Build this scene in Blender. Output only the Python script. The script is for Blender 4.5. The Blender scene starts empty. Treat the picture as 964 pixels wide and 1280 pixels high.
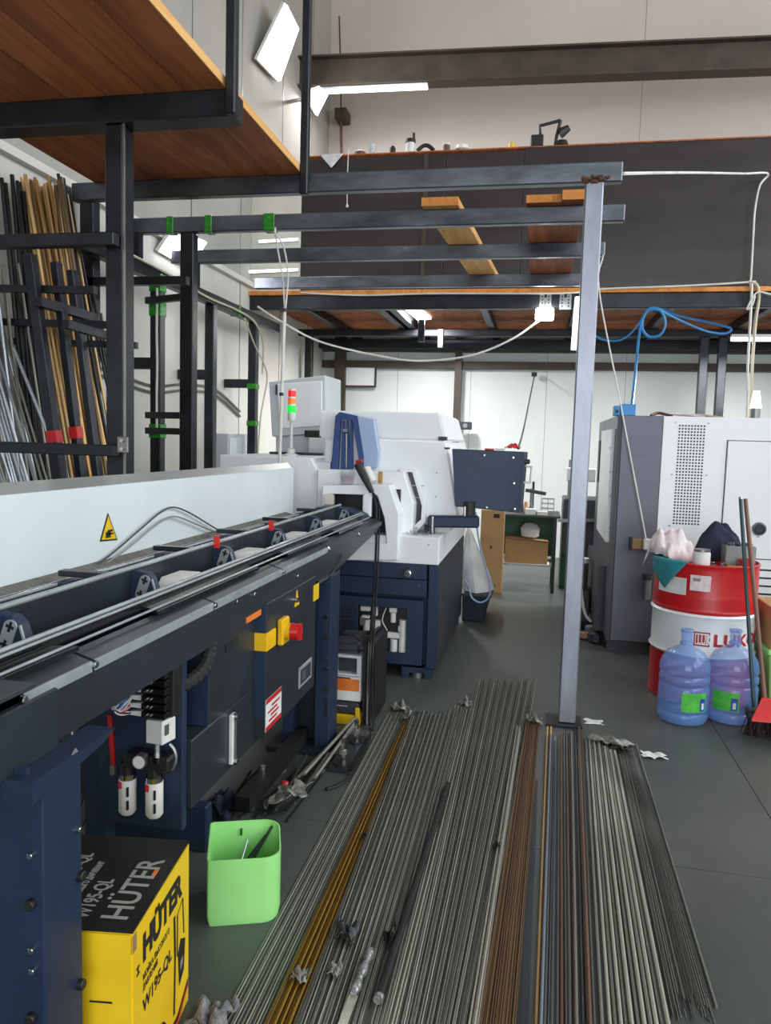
import bpy, bmesh, math, random
from mathutils import Vector, Matrix
random.seed(7)
scene = bpy.context.scene
COL = scene.collection

# ---------------------------------------------------------------- camera
F, VPX, VPY, ROLL, CH = 963.0, 675.0, 556.0, 1.65, 1.5      # photo taken as 964x1280
_y = Vector((VPX-482, VPY-640, F)).normalized()
_a = -math.tan(math.radians(ROLL))
_d = Vector((_a, 1.0, -(_a*_y.x+_y.y)/_y.z)).normalized()
_x = _d.cross(_y)
AX = (_x, _y, -_d)                                           # world axes seen in camera axes (right, down, forward)
def ray(px, py):
    v = Vector(((px-482)/F, (py-640)/F, 1.0))
    return Vector((AX[0].dot(v), AX[1].dot(v), AX[2].dot(v)))
def at(px, py, X=None, Y=None, Z=None):
    """photo pixel -> point on the plane X=, Y= or Z="""
    r = ray(px, py); o = Vector((0, 0, CH))
    t = X/r.x if X is not None else Y/r.y if Y is not None else (Z-CH)/r.z
    return o + r*t
cd = bpy.data.cameras.new('camera'); cam = bpy.data.objects.new('camera', cd); COL.objects.link(cam)
cd.sensor_fit = 'VERTICAL'; cd.sensor_height = 24.0; cd.lens = 24.0*F/1280.0; cd.clip_start = .02
right = Vector([AX[i][0] for i in range(3)]); down = Vector([AX[i][1] for i in range(3)]); fwd = Vector([AX[i][2] for i in range(3)])
m = Matrix.Identity(4)
for i in range(3):
    m[i][0] = right[i]; m[i][1] = -down[i]; m[i][2] = -fwd[i]
m[0][3], m[1][3], m[2][3] = 0, 0, CH
cam.matrix_world = m; scene.camera = cam

# ---------------------------------------------------------------- light
scene.view_settings.view_transform = 'Standard'; scene.view_settings.look = 'None'
scene.view_settings.gamma = 1.0; scene.view_settings.use_curve_mapping = False
scene.view_settings.exposure = 0.22
w = bpy.data.worlds.new('world'); scene.world = w; w.use_nodes = True
w.node_tree.nodes['Background'].inputs[0].default_value = (.80, .90, 1.0, 1)
w.node_tree.nodes['Background'].inputs[1].default_value = 1.2
def area(name, loc, rot, sx, sy, energy, color):
    l = bpy.data.lights.new(name, 'AREA'); l.shape = 'RECTANGLE'; l.size = sx; l.size_y = sy
    l.energy = energy; l.color = color
    o = bpy.data.objects.new(name, l); COL.objects.link(o); o.location = loc; o.rotation_euler = rot
    return o
XW, YB, ZC, XR, YN = -3.0, 10.5, 8.4, 6.0, -5.0            # left wall, back wall, ceiling, right wall, gate wall
# daylight through the high windows of the right wall and the open gate behind the camera
for i, yy in enumerate((-1.5, 2.6, 6.7)):
    area('window_daylight', (XR-.06, yy, 4.7), (0, math.radians(90), 0), 4.4, 3.4, 200, (.93, .97, 1.0))
area('gate_daylight', (1.6, YN+.1, 2.3), (math.radians(90), 0, 0), 4.6, 4.4, 270, (.90, .95, 1.0))

# ---------------------------------------------------------------- mesh helpers
class MB:
    """collects shapes; build() links them as one mesh object"""
    def __init__(s, T=None): s.v = []; s.f = []; s.T = T
    def add(s, vs, fs):
        o = len(s.v)
        s.v += [(s.T @ Vector(p)) if s.T else Vector(p) for p in vs]
        s.f += [tuple(i+o for i in f) for f in fs]; return s
    def box(s, x0, x1, y0, y1, z0, z1):
        return s.add([(x0,y0,z0),(x1,y0,z0),(x1,y1,z0),(x0,y1,z0),(x0,y0,z1),(x1,y0,z1),(x1,y1,z1),(x0,y1,z1)],
                     [(0,3,2,1),(4,5,6,7),(0,1,5,4),(1,2,6,5),(2,3,7,6),(3,0,4,7)])
    def cbox(s, c, d): return s.box(c[0]-d[0]/2, c[0]+d[0]/2, c[1]-d[1]/2, c[1]+d[1]/2, c[2]-d[2]/2, c[2]+d[2]/2)
    def hexa(s, a, b):
        """a, b: two loops of equal length (bottom, top)"""
        n = len(a)
        return s.add(list(a)+list(b), [tuple(reversed(range(n))), tuple(range(n, 2*n))] +
                     [(i, (i+1) % n, n+(i+1) % n, n+i) for i in range(n)])
    def prism(s, poly, axis, lo, hi):
        """poly in the plane normal to axis: 'x' -> (y,z), 'y' -> (x,z), 'z' -> (x,y)"""
        k = {'x': lambda p, t: (t, p[0], p[1]), 'y': lambda p, t: (p[0], t, p[1]), 'z': lambda p, t: (p[0], p[1], t)}[axis]
        return s.hexa([k(p, lo) for p in poly], [k(p, hi) for p in poly])
    def ring(s, outer, inner, axis, lo, hi):
        """plate with a hole; outer and inner have the same number of corners"""
        k = {'x': lambda p, t: (t, p[0], p[1]), 'y': lambda p, t: (p[0], t, p[1]), 'z': lambda p, t: (p[0], p[1], t)}[axis]
        n = len(outer); vs = [k(p, lo) for p in outer]+[k(p, lo) for p in inner]+[k(p, hi) for p in outer]+[k(p, hi) for p in inner]; fs = []
        for i in range(n):
            j = (i+1) % n
            fs += [(i, j, n+j, n+i), (2*n+i, 3*n+i, 3*n+j, 2*n+j), (i, 2*n+i, 2*n+j, j), (n+i, n+j, 3*n+j, 3*n+i)]
        return s.add(vs, fs)
    def bar(s, p0, p1, w, h, up=(0, 0, 1)):
        p0, p1 = Vector(p0), Vector(p1); d = (p1-p0).normalized(); u = Vector(up)
        if abs(d.dot(u)) > .98: u = Vector((0, 1, 0))
        r = d.cross(u).normalized()*w/2; u = r.cross(d).normalized()*h/2
        q = [-r-u, r-u, r+u, -r+u]
        return s.hexa([p0+k for k in q], [p1+k for k in q])
    def cyl(s, p0, p1, r, n=12, r2=None):
        p0, p1 = Vector(p0), Vector(p1); d = (p1-p0).normalized(); u = Vector((0, 0, 1))
        if abs(d.dot(u)) > .98: u = Vector((1, 0, 0))
        a = d.cross(u).normalized(); b = a.cross(d); r2 = r if r2 is None else r2
        ring = [(math.cos(2*math.pi*i/n), math.sin(2*math.pi*i/n)) for i in range(n)]
        return s.hexa([p0+a*(c*r)+b*(q*r) for c, q in ring], [p1+a*(c*r2)+b*(q*r2) for c, q in ring])
    def tube(s, pts, r, n=6):
        pts = [Vector(p) for p in pts]; vs = []; fs = []; a = None
        for i, p in enumerate(pts):
            d = (pts[min(i+1, len(pts)-1)]-pts[max(i-1, 0)]).normalized()
            if a is None:
                u = Vector((0, 0, 1)) if abs(d.z) < .95 else Vector((1, 0, 0)); a = d.cross(u).normalized()
            else: a = (a - d*a.dot(d)).normalized()
            b = a.cross(d); rr = r[i] if isinstance(r, (list, tuple)) else r
            vs += [p+a*(math.cos(2*math.pi*k/n)*rr)+b*(math.sin(2*math.pi*k/n)*rr) for k in range(n)]
        L = len(pts)
        for i in range(L-1):
            for k in range(n): fs.append((i*n+k, i*n+(k+1) % n, (i+1)*n+(k+1) % n, (i+1)*n+k))
        fs += [tuple(reversed(range(n))), tuple(range((L-1)*n, L*n))]
        return s.add(vs, fs)
    def lathe(s, prof, c=(0, 0, 0), n=24, cap=True):
        """prof: [(radius, z)...] turned about a vertical axis through c"""
        vs = []; fs = []; L = len(prof)
        for r, z in prof:
            vs += [(c[0]+r*math.cos(2*math.pi*k/n), c[1]+r*math.sin(2*math.pi*k/n), c[2]+z) for k in range(n)]
        for i in range(L-1):
            for k in range(n): fs.append((i*n+k, i*n+(k+1) % n, (i+1)*n+(k+1) % n, (i+1)*n+k))
        if cap: fs += [tuple(reversed(range(n))), tuple(range((L-1)*n, L*n))]
        return s.add(vs, fs)
    def grid(s, nx, ny, fn):
        vs = [fn(i/nx, j/ny) for j in range(ny+1) for i in range(nx+1)]
        return s.add(vs, [(j*(nx+1)+i, j*(nx+1)+i+1, (j+1)*(nx+1)+i+1, (j+1)*(nx+1)+i) for j in range(ny) for i in range(nx)])
    def build(s, name, mat, parent=None, bevel=0, smooth=False, thick=0, seg=1, **tags):
        org = ORG.get(parent.name, Vector((0, 0, 0))) if parent else Vector((0, 0, 0))
        if not parent and s.v:
            lo = Vector([min(v[i] for v in s.v) for i in range(3)]); hi = Vector([max(v[i] for v in s.v) for i in range(3)])
            org = Vector(((lo.x+hi.x)/2, (lo.y+hi.y)/2, lo.z))
        me = bpy.data.meshes.new(name); me.from_pydata([v-org for v in s.v], [], s.f)
        bm = bmesh.new(); bm.from_mesh(me)
        bmesh.ops.recalc_face_normals(bm, faces=bm.faces)
        if bevel:
            es = [e for e in bm.edges if len(e.link_faces) == 2 and e.calc_face_angle(0) > .5]
            bmesh.ops.bevel(bm, geom=es, offset=bevel, segments=seg, affect='EDGES', clamp_overlap=True)
        bm.to_mesh(me); bm.free()
        if smooth:
            me.polygons.foreach_set('use_smooth', [True]*len(me.polygons)); me.set_sharp_from_angle(angle=math.radians(38))
        if mat: me.materials.append(MAT[mat] if isinstance(mat, str) else mat)
        o = bpy.data.objects.new(name, me); COL.objects.link(o)
        if parent: o.parent = parent; ORG[o.name] = org
        else: o.location = org; ORG[o.name] = org
        if thick:
            sm = o.modifiers.new('thickness', 'SOLIDIFY'); sm.thickness = thick; sm.offset = 0
        return tag(o, **tags)
ORG = {}
def tag(o, label=None, cat=None, group=None, kind=None):
    if label: o['label'] = label
    if cat: o['category'] = cat
    if group: o['group'] = group
    if kind: o['kind'] = kind
    return o
def thing(name, label, cat, loc, group=None, kind=None):
    o = bpy.data.objects.new(name, None); COL.objects.link(o); o.location = loc; o.empty_display_size = .1
    ORG[o.name] = Vector(loc)
    return tag(o, label, cat, group, kind)
def copy_tree(o, off, parent=None):
    c = o.copy(); COL.objects.link(c)
    if parent: c.parent = parent
    else: c.location = o.location + Vector(off)
    for ch in [x for x in bpy.data.objects if x.parent == o]: copy_tree(ch, (0, 0, 0), c)
    return c
def frame(o, xd, yd):
    """matrix with origin o, x axis xd, y axis yd"""
    x = Vector(xd).normalized(); y = Vector(yd); y = (y-x*y.dot(x)).normalized(); z = x.cross(y)
    mm = Matrix.Identity(4)
    for i in range(3): mm[i][0] = x[i]; mm[i][1] = y[i]; mm[i][2] = z[i]; mm[i][3] = Vector(o)[i]
    return mm
def text(name, body, size, T, mat, parent, width=None, bold=0.0, align='LEFT'):
    """flat printed lettering lying on the plane of T"""
    cu = bpy.data.curves.new(name, 'FONT'); cu.body = body; cu.size = size; cu.offset = bold; cu.align_x = align
    cu.resolution_u = 3; cu.extrude = .0003
    o = bpy.data.objects.new('tmp', cu); COL.objects.link(o)
    dg = bpy.context.evaluated_depsgraph_get(); me = bpy.data.meshes.new_from_object(o.evaluated_get(dg))
    bpy.data.objects.remove(o); bpy.data.curves.remove(cu)
    xs = [v.co.x for v in me.vertices] or [0, 1]
    k = width/(max(xs)-min(xs)) if width else 1.0
    org = ORG.get(parent.name, Vector((0, 0, 0)))
    for v in me.vertices: v.co = T @ Vector((v.co.x*k, v.co.y, v.co.z)) - org
    me.name = name; me.materials.clear(); me.materials.append(MAT[mat])
    t = bpy.data.objects.new(name, me); COL.objects.link(t); t.parent = parent; ORG[t.name] = org
    return t
def bez(p0, p1, p2, p3, n=16):
    p0, p1, p2, p3 = map(Vector, (p0, p1, p2, p3))
    return [p0*(1-t)**3+p1*3*t*(1-t)**2+p2*3*t*t*(1-t)+p3*t**3 for t in [i/n for i in range(n+1)]]
def smooth_path(pts, n=6):
    """Catmull-Rom through the points"""
    P = [Vector(p) for p in pts]; P = [P[0]*2-P[1]]+P+[P[-1]*2-P[-2]]; out = []
    for i in range(1, len(P)-2):
        for k in range(n):
            t = k/n; a, b, c, d = P[i-1], P[i], P[i+1], P[i+2]
            out.append(.5*((2*b)+(c-a)*t+(2*a-5*b+4*c-d)*t*t+(3*b-a-3*c+d)*t**3))
    return out+[P[-2]]

# ---------------------------------------------------------------- materials
MAT = {}
def srgb(r, g, b):
    f = lambda c: (c/255/12.92) if c/255 <= .04045 else ((c/255+.055)/1.055)**2.4
    return (f(r), f(g), f(b), 1)
def mat(name, col, rough=.5, metal=0.0, col2=None, scale=6.0, stretch=None, amount=.5, bump=0.0, bscale=None, spec=.5,
        emit=None, estr=0.0, trans=0.0, ior=1.45, alpha=1.0, rvar=.08, coat=0.0, detail=5.0, col3=None):
    mt = bpy.data.materials.new(name); mt.use_nodes = True; nt = mt.node_tree; b = nt.nodes['Principled BSDF']
    N = nt.nodes.new; L = nt.links.new
    tc = N('ShaderNodeTexCoord'); mp = N('ShaderNodeMapping'); L(tc.outputs['Object'], mp.inputs[0])
    if stretch: mp.inputs['Scale'].default_value = stretch
    nz = N('ShaderNodeTexNoise'); nz.inputs['Scale'].default_value = scale; nz.inputs['Detail'].default_value = detail
    nz.inputs['Roughness'].default_value = .6; L(mp.outputs[0], nz.inputs['Vector'])
    c1 = srgb(*col); c2 = srgb(*(col2 or [max(0, c*.86) for c in col]))
    cr = N('ShaderNodeValToRGB'); lo, hi = .5-.25*amount-.02, .5+.25*amount+.02
    cr.color_ramp.elements[0].position = .32; cr.color_ramp.elements[1].position = .68
    cr.color_ramp.elements[0].color = c2; cr.color_ramp.elements[1].color = c1
    if col3:
        e = cr.color_ramp.elements.new(.8); e.color = srgb(*col3)
    L(nz.outputs['Fac'], cr.inputs[0]); L(cr.outputs[0], b.inputs['Base Color'])
    mr = N('ShaderNodeMapRange'); mr.inputs['To Min'].default_value = max(.02, rough-rvar); mr.inputs['To Max'].default_value = min(1, rough+rvar)
    L(nz.outputs['Fac'], mr.inputs[0]); L(mr.outputs[0], b.inputs['Roughness'])
    b.inputs['Metallic'].default_value = metal; b.inputs['Specular IOR Level'].default_value = spec
    b.inputs['Coat Weight'].default_value = coat; b.inputs['Coat Roughness'].default_value = .15
    if bump:
        n2 = N('ShaderNodeTexNoise'); n2.inputs['Scale'].default_value = bscale or scale*4; n2.inputs['Detail'].default_value = 3
        L(mp.outputs[0], n2.inputs['Vector'])
        bp = N('ShaderNodeBump'); bp.inputs['Strength'].default_value = bump; bp.inputs['Distance'].default_value = .01
        L(n2.outputs['Fac'], bp.inputs['Height']); L(bp.outputs[0], b.inputs['Normal'])
    if emit: b.inputs['Emission Color'].default_value = srgb(*emit); b.inputs['Emission Strength'].default_value = estr
    if trans: b.inputs['Transmission Weight'].default_value = trans; b.inputs['IOR'].default_value = ior
    if alpha < 1: b.inputs['Alpha'].default_value = alpha
    MAT[name] = mt; return mt
mat('floor', (84,88,84), .40, col2=(62,66,64), scale=1.3, bump=.05, bscale=60, rvar=.12, detail=8)
mat('joint', (35,36,36), .9)
mat('wall_white', (214,212,205), .6, col2=(196,193,185), scale=.7, bump=.03, bscale=30)
mat('wall_grey', (168,164,156), .7, col2=(150,147,140), scale=.8, bump=.05, bscale=18)
mat('wall_upper', (196,187,178), .65, col2=(186,176,167), scale=.5, bump=.03, bscale=20)
mat('wall_cool_lit', (222,228,224), .55, col2=(210,217,213), scale=.6, bump=.02, bscale=30)  # back wall colour with the cool light under the mezzanine painted in
mat('ceiling', (190,188,182), .8, scale=.5)
mat('brown_steel', (74,64,52), .55, .2, col2=(56,48,40), scale=5, col3=(104,82,66))
mat('black_steel', (54,57,62), .40, .7, col2=(36,38,42), scale=4, stretch=(1,1,1), rvar=.12, bump=.04, bscale=50)
mat('mill_steel', (112,117,125), .36, .8, col2=(72,76,84), scale=7, stretch=(.4,1,1), rvar=.14, bump=.06, bscale=40, col3=(160,164,170))
mat('post_steel', (150,154,164), .40, .7, col2=(118,120,130), scale=6, stretch=(1,1,.35), rvar=.12, bump=.05, bscale=40, col3=(176,180,186))
mat('weld', (120,74,52), .7, .4, col2=(70,44,34), scale=60, bump=.5, col3=(225,190,160))
mat('phenolic', (52,45,46), .30, 0, col2=(42,36,37), scale=2.2, stretch=(.5,1,2.5), rvar=.07, spec=.5)
mat('panel_white', (222,218,208), .35, scale=1)
def wood(name, c1, c2, c3, axis=1, rough=.6):
    mt = bpy.data.materials.new(name); mt.use_nodes = True; nt = mt.node_tree; b = nt.nodes['Principled BSDF']
    N = nt.nodes.new; L = nt.links.new
    tc = N('ShaderNodeTexCoord'); mp = N('ShaderNodeMapping'); L(tc.outputs['Object'], mp.inputs[0])
    oi = N('ShaderNodeObjectInfo'); va = N('ShaderNodeVectorMath'); va.operation = 'ADD'
    cb = N('ShaderNodeCombineXYZ'); mu = N('ShaderNodeMath'); mu.operation = 'MULTIPLY'; mu.inputs[1].default_value = 40
    L(oi.outputs['Random'], mu.inputs[0]); L(mu.outputs[0], cb.inputs[0]); L(mu.outputs[0], cb.inputs[2])
    sc = [9, 9, 9]; sc[axis] = .8; mp.inputs['Scale'].default_value = sc
    L(mp.outputs[0], va.inputs[0]); L(cb.outputs[0], va.inputs[1])
    n1 = N('ShaderNodeTexNoise'); n1.inputs['Scale'].default_value = 1.6; n1.inputs['Detail'].default_value = 8; n1.inputs['Distortion'].default_value = 1.4
    L(va.outputs[0], n1.inputs['Vector'])
    cr = N('ShaderNodeValToRGB'); cr.color_ramp.elements[0].position = .3; cr.color_ramp.elements[1].position = .62
    cr.color_ramp.elements[0].color = srgb(*c2); cr.color_ramp.elements[1].color = srgb(*c1)
    L(n1.outputs['Fac'], cr.inputs[0])
    n2 = N('ShaderNodeTexNoise'); n2.inputs['Scale'].default_value = .5; n2.inputs['Detail'].default_value = 3; L(va.outputs[0], n2.inputs['Vector'])
    cr2 = N('ShaderNodeValToRGB'); cr2.color_ramp.elements[0].position = .52; cr2.color_ramp.elements[1].position = .68
    cr2.color_ramp.elements[0].color = (0,0,0,1); cr2.color_ramp.elements[1].color = (.6,.6,.6,1); L(n2.outputs['Fac'], cr2.inputs[0])
    mx = N('ShaderNodeMixRGB'); L(cr2.outputs[0], mx.inputs[0]); L(cr.outputs[0], mx.inputs[1]); mx.inputs[2].default_value = srgb(*c3)
    hs = N('ShaderNodeHueSaturation'); L(mx.outputs[0], hs.inputs['Color'])
    m2 = N('ShaderNodeMapRange'); m2.inputs['To Min'].default_value = .78; m2.inputs['To Max'].default_value = 1.18
    L(oi.outputs['Random'], m2.inputs[0]); L(m2.outputs[0], hs.inputs['Value'])
    L(hs.outputs[0], b.inputs['Base Color']); b.inputs['Roughness'].default_value = rough; b.inputs['Specular IOR Level'].default_value = .25
    bp = N('ShaderNodeBump'); bp.inputs['Strength'].default_value = .15; bp.inputs['Distance'].default_value = .01
    L(n1.outputs['Fac'], bp.inputs['Height']); L(bp.outputs[0], b.inputs['Normal'])
    MAT[name] = mt
wood('deck_wood', (170,102,60), (134,76,44), (98,52,32))
wood('pale_wood', (226,178,112), (204,150,88), (190,130,74))
wood('orange_wood', (222,150,78), (196,122,58), (170,100,48))
mat('green_tape', (40,150,30), .25, col2=(20,105,20), scale=30, bump=.3)
mat('red_tape', (190,24,30), .4)
mat('green_paint', (30,92,46), .5)
mat('navy', (36,51,74), .45, .1, col2=(30,43,64), scale=3, spec=.35, bump=.04, bscale=160)
mat('feeder_dark', (40,48,54), .40, .15, col2=(34,41,46), scale=3, bump=.04, bscale=160)
mat('feeder_cover', (58,65,68), .38, .3, col2=(48,54,57), scale=3)
mat('silver_edge', (168,176,178), .35, .35, scale=8)
mat('machine_white', (234,236,238), .38, col2=(225,228,230), scale=1.5)
mat('guard_white', (216,224,226), .35, col2=(202,211,212), scale=1.2, col3=(222,228,229))
mat('guard_lip', (140,142,142), .45, .3, scale=3)
mat('machine_grey', (196,201,204), .4, col2=(186,191,195), scale=2)
mat('side_grey', (92,93,104), .4, .25, col2=(78,79,90), scale=2.5)
mat('charcoal', (52,54,60), .5)
mat('black', (22,23,25), .5)
mat('black_gloss', (16,17,19), .2, coat=.4)
mat('rubber', (26,27,28), .75)
mat('brush', (128,126,118), .9, col2=(84,82,76), scale=40, stretch=(1,3,.5), bump=.6)
mat('chrome', (205,208,210), .18, 1.0, scale=10)
mat('dull_metal', (150,150,148), .4, .8, scale=10)
mat('sticker_yellow', (232,190,20), .45, scale=8)
mat('knob_yellow', (238,186,20), .4)
mat('red', (196,22,26), .38, col2=(176,16,22), scale=2)
mat('red_plastic', (205,40,40), .4)
mat('orange', (226,120,40), .5)
mat('white_plastic', (228,228,224), .4)
mat('cable_white', (222,220,210), .5)
mat('cable_beige', (200,190,165), .5)
mat('paper', (225,225,220), .8)
mat('lamp_white', (255,255,255), .5, emit=(250,252,255), estr=6)
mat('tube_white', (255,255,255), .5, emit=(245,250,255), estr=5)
mat('led_red', (220,20,40), .3, emit=(255,20,40), estr=.5)
mat('led_orange', (235,130,30), .3, emit=(255,120,20), estr=.35)
mat('led_green', (20,200,60), .3, emit=(10,230,60), estr=.8)
mat('door_blue', (44,72,130), .4, .1, col2=(36,60,112), scale=3)
mat('door_blue_pale', (158,178,208), .3, col2=(146,166,198), scale=2)
mat('blue_plastic', (30,130,200), .4)
mat('blue_hose', (40,130,190), .4)
mat('cardboard', (186,148,100), .8, col2=(170,132,86), scale=5, bump=.05)
mat('kraft_dark', (150,120,84), .8, col2=(130,102,70), scale=5)
mat('box_yellow', (236,200,32), .4, col2=(224,182,24), scale=4)
mat('box_black', (34,33,33), .35, scale=8)
mat('print_black', (28,26,22), .6)
mat('print_grey', (150,146,140), .6)
mat('print_red', (200,30,40), .5)
mat('bin_green', (158,226,138), .38, col2=(144,214,122), scale=2.5)
mat('water_blue', (120,165,225), .12, scale=2, col2=(96,146,215), rvar=.04, alpha=.42, spec=.7)
mat('clear_plastic', (205,214,220), .12, scale=2, rvar=.04, alpha=.35, spec=.7)
mat('label_green', (90,190,70), .5, col2=(60,160,60), scale=25)
mat('label_blue', (40,80,170), .5)
mat('rag_pink', (205,180,184), .9, col2=(228,222,224), scale=14, stretch=(3,1,1), bump=.2)
mat('rag_navy', (34,40,66), .9, col2=(26,30,50), scale=8, bump=.2)
mat('rag_teal', (48,140,150), .85, col2=(38,118,128), scale=12, bump=.1)
mat('foil', (170,172,170), .25, .6, col2=(120,122,122), scale=20, bump=.6)
mat('film', (150,150,142), .3, col2=(86,84,76), scale=18, bump=.6)
mat('bristle', (52,36,34), .9, scale=50, bump=.8)
mat('handle_teal', (40,70,76), .4)
mat('handle_brown', (122,84,70), .5)
mat('bag_white', (228,228,226), .5, scale=6, bump=.4, bscale=9)
mat('fluff', (150,150,150), .95, col2=(96,96,98), scale=40, bump=1)
mat('bucket', (34,42,54), .45)
# bar stock, lengthways grain along the rod
def rodmat(name, a, b, metal=.7, rough=.38):
    mat(name, a, rough, metal, col2=b, scale=3, stretch=(2,2,6), rvar=.1)
rodmat('rod_bright', (206,204,190), (150,148,136))
rodmat('rod_mid', (150,150,138), (108,109,100))
rodmat('rod_dark', (96,98,94), (68,70,68), .6)
rodmat('rod_yellow', (190,146,56), (142,102,38), .6)
rodmat('rod_ochre', (150,116,52), (112,84,36), .6)
rodmat('rod_brown', (134,106,72), (90,70,48), .4, .5)
rodmat('rod_rust', (124,90,66), (84,64,52), .4, .5)
rodmat('rod_tan', (222,186,130), (190,150,98), .35, .45)
rodmat('rod_blue', (150,162,176), (112,122,134))
rodmat('rod_brass', (196,156,96), (150,112,64), .6)
rodmat('rod_black', (40,41,44), (28,29,31), .4, .45)
rodmat('rod_silver', (200,208,214), (150,158,166), .7, .3)
# ---------------------------------------------------------------- room shell
fl = MB().box(XW, XR, YN, YB, -.2, -.012).build('floor', 'joint', kind='structure')
xs = [XW, -2.0, 1.0, 4.0, XR]; ys = [YN, -3.19, -.19, 2.81, 5.81, 8.81, YB]
for i in range(len(xs)-1):
    for j in range(len(ys)-1):
        MB().box(xs[i]+.0018, xs[i+1]-.0018, ys[j]+.0018, ys[j+1]-.0018, -.012, 0).build('floor_slab', 'floor', fl)
MB().box(XW-.2, XW, YN-.2, YB+.2, -.2, 3.05).build('wall_left', 'wall_white', kind='structure')
MB().box(XW-.2, XW, YN-.2, YB+.2, 3.05, ZC).build('wall_left', 'wall_grey', kind='structure')
MB().box(XW, XR, YB, YB+.2, 2.9, ZC).build('wall_back', 'wall_upper', kind='structure')
MB().box(XW, XR, YB, YB+.2, -.2, 2.9).build('wall_back', 'wall_cool_lit', kind='structure')  # same wall as above, tinted paler for the cooler light down here
wr = MB()                                                      # right wall with three window openings
zs = (2.5, 6.9)
wr.box(XR, XR+.2, YN, YB, -.2, zs[0]); wr.box(XR, XR+.2, YN, YB, zs[1], ZC)
for a, b in ((YN, -3.2), (.2, .9), (4.3, 5.0), (8.4, YB)): wr.box(XR, XR+.2, a, b, zs[0], zs[1])
wr.build('wall_right', 'wall_upper', kind='structure')
wg = MB(); wg.box(XW, -.7, YN-.2, YN, -.2, ZC); wg.box(3.9, XR, YN-.2, YN, -.2, ZC); wg.box(-.7, 3.9, YN-.2, YN, 4.6, ZC)
wg.build('wall_gate', 'wall_upper', kind='structure')
MB().box(XW-.2, XR+.2, YN-.2, YB+.2, ZC, ZC+.2).build('ceiling', 'ceiling', kind='structure')
for i, yc in enumerate((-1.5, 2.55, 6.7)):
    fr = MB()
    for a, b, c, d in ((yc-1.7, yc+1.7, 2.5, 2.58), (yc-1.7, yc+1.7, 6.82, 6.9), (yc-1.7, yc-1.62, 2.5, 6.9), (yc+1.62, yc+1.7, 2.5, 6.9),
                       (yc-.04, yc+.04, 2.5, 6.9), (yc-1.7, yc+1.7, 4.6, 4.68)):
        fr.box(XR+.02, XR+.1, a, b, c, d)
    fr.build('window_%d' % (i+1), 'brown_steel', kind='structure')
# thin joints of the wall cladding, girts and columns of the back wall
for x in (-1.95, -.95, .05, 1.05, 2.05, 3.05, 4.05, 5.05):
    MB().box(x-.003, x+.003, YB-.0015, YB, 0, 2.9 if x != 1.05 else ZC).build('trim_1', 'guard_lip', kind='structure')
def girt(n, y0, y1):
    a, b = at(600, y0, Y=YB-.1), at(600, y1, Y=YB-.1)
    MB().box(XW, XR, YB-.12, YB, b.z, a.z).build('trim_2', 'brown_steel', kind='structure')
girt('g', 429, 440); girt('g', 452, 461)
for px, w_ in ((571, .09), (424, .14), (1010, .1)):
    p = at(px, 520, Y=YB-.16)
    MB().box(p.x-w_/2, p.x+w_/2, YB-.2, YB-.1, 0, 2.95).build('trim_3', 'brown_steel', kind='structure')
for y in (5.1, 6.3, 7.4, 8.6, 9.7):
    MB().box(XW, XW+.004, y-.006, y+.006, 0, ZC).build('trim_4', 'dull_metal', kind='structure')
MB().box(XW, XW+.05, .2, YB, 3.02, 3.07).build('trim_5', 'wall_white', kind='structure')       # ledge along the left wall
# crane girder under the roof
gd = thing('crane_girder', 'long brown painted steel I-beam spanning high above the dark parapet', 'girder', (-2.98, 9.2, 5.6))
g0, g1 = Vector((XW, 9.19, 5.80)), Vector((XR, 9.66, 5.80))
d = (g1-g0)
MB().bar(g0, g1, .02, .30).build('web', 'brown_steel', gd)
MB().bar(g0+Vector((0,0,.16)), g1+Vector((0,0,.16)), .2, .02).build('top_flange', 'brown_steel', gd)
MB().bar(g0-Vector((0,0,.16)), g1-Vector((0,0,.16)), .2, .02).build('bottom_flange', 'brown_steel', gd)
tl = thing('tube_lamp', 'long white tube lamp fixed under the brown crane girder', 'lamp', (-2.1, 9.12, 5.55))
a, b = at(388, 106, Y=9.2), at(535, 100, Y=9.25); a.z = b.z = 5.585
MB().bar(a+Vector((0,0,.031)), b+Vector((0,0,.031)), .07, .03).build('housing', 'white_plastic', tl)
MB().cyl(a, b, .018, 10).build('tube', 'tube_white', tl, smooth=True)
l = bpy.data.lights.new('tube_light', 'AREA'); l.shape = 'RECTANGLE'; l.size = (b-a).length; l.size_y = .06; l.energy = 28
o = bpy.data.objects.new('tube_light', l); COL.objects.link(o); o.location = (a+b)/2-Vector((0,0,.03)); 

def panel_lamp(name, quad, xs_, label, power):
    P = [at(q[0], q[1], X=x) for q, x in zip(quad, xs_)]
    c = sum(P, Vector())/4; n = (P[1]-P[0]).cross(P[3]-P[0]).normalized()
    if n.dot(Vector((0, 0, CH))-c) < 0: n = -n
    t = thing(name, label, 'lamp', c, 'white panel lamps along the left wall')
    MB().hexa([p for p in P], [p-n*.03 for p in P]).build('diffuser', 'lamp_white', t)
    Q = [c+(p-c)*1.05-n*.03 for p in P]
    MB().hexa(Q, [q-n*.03 for q in Q]).build('housing', 'white_plastic', t)
    w0 = at(quad[3][0]+2, quad[3][1]-10, X=XW+.005)
    MB().bar(c-n*.04, Vector((XW, c.y, c.z-.02)), .03, .03).build('bracket', 'dull_metal', t)
    lt = bpy.data.lights.new('panel_light', 'AREA'); lt.size = .35; lt.energy = power
    lo = bpy.data.objects.new('panel_light', lt); COL.objects.link(lo); lo.location = c+n*.02
    lo.rotation_euler = n.to_track_quat('-Z', 'Y').to_euler(); lo.rotation_euler = (-n).to_track_quat('Z', 'Y').to_euler()
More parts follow.
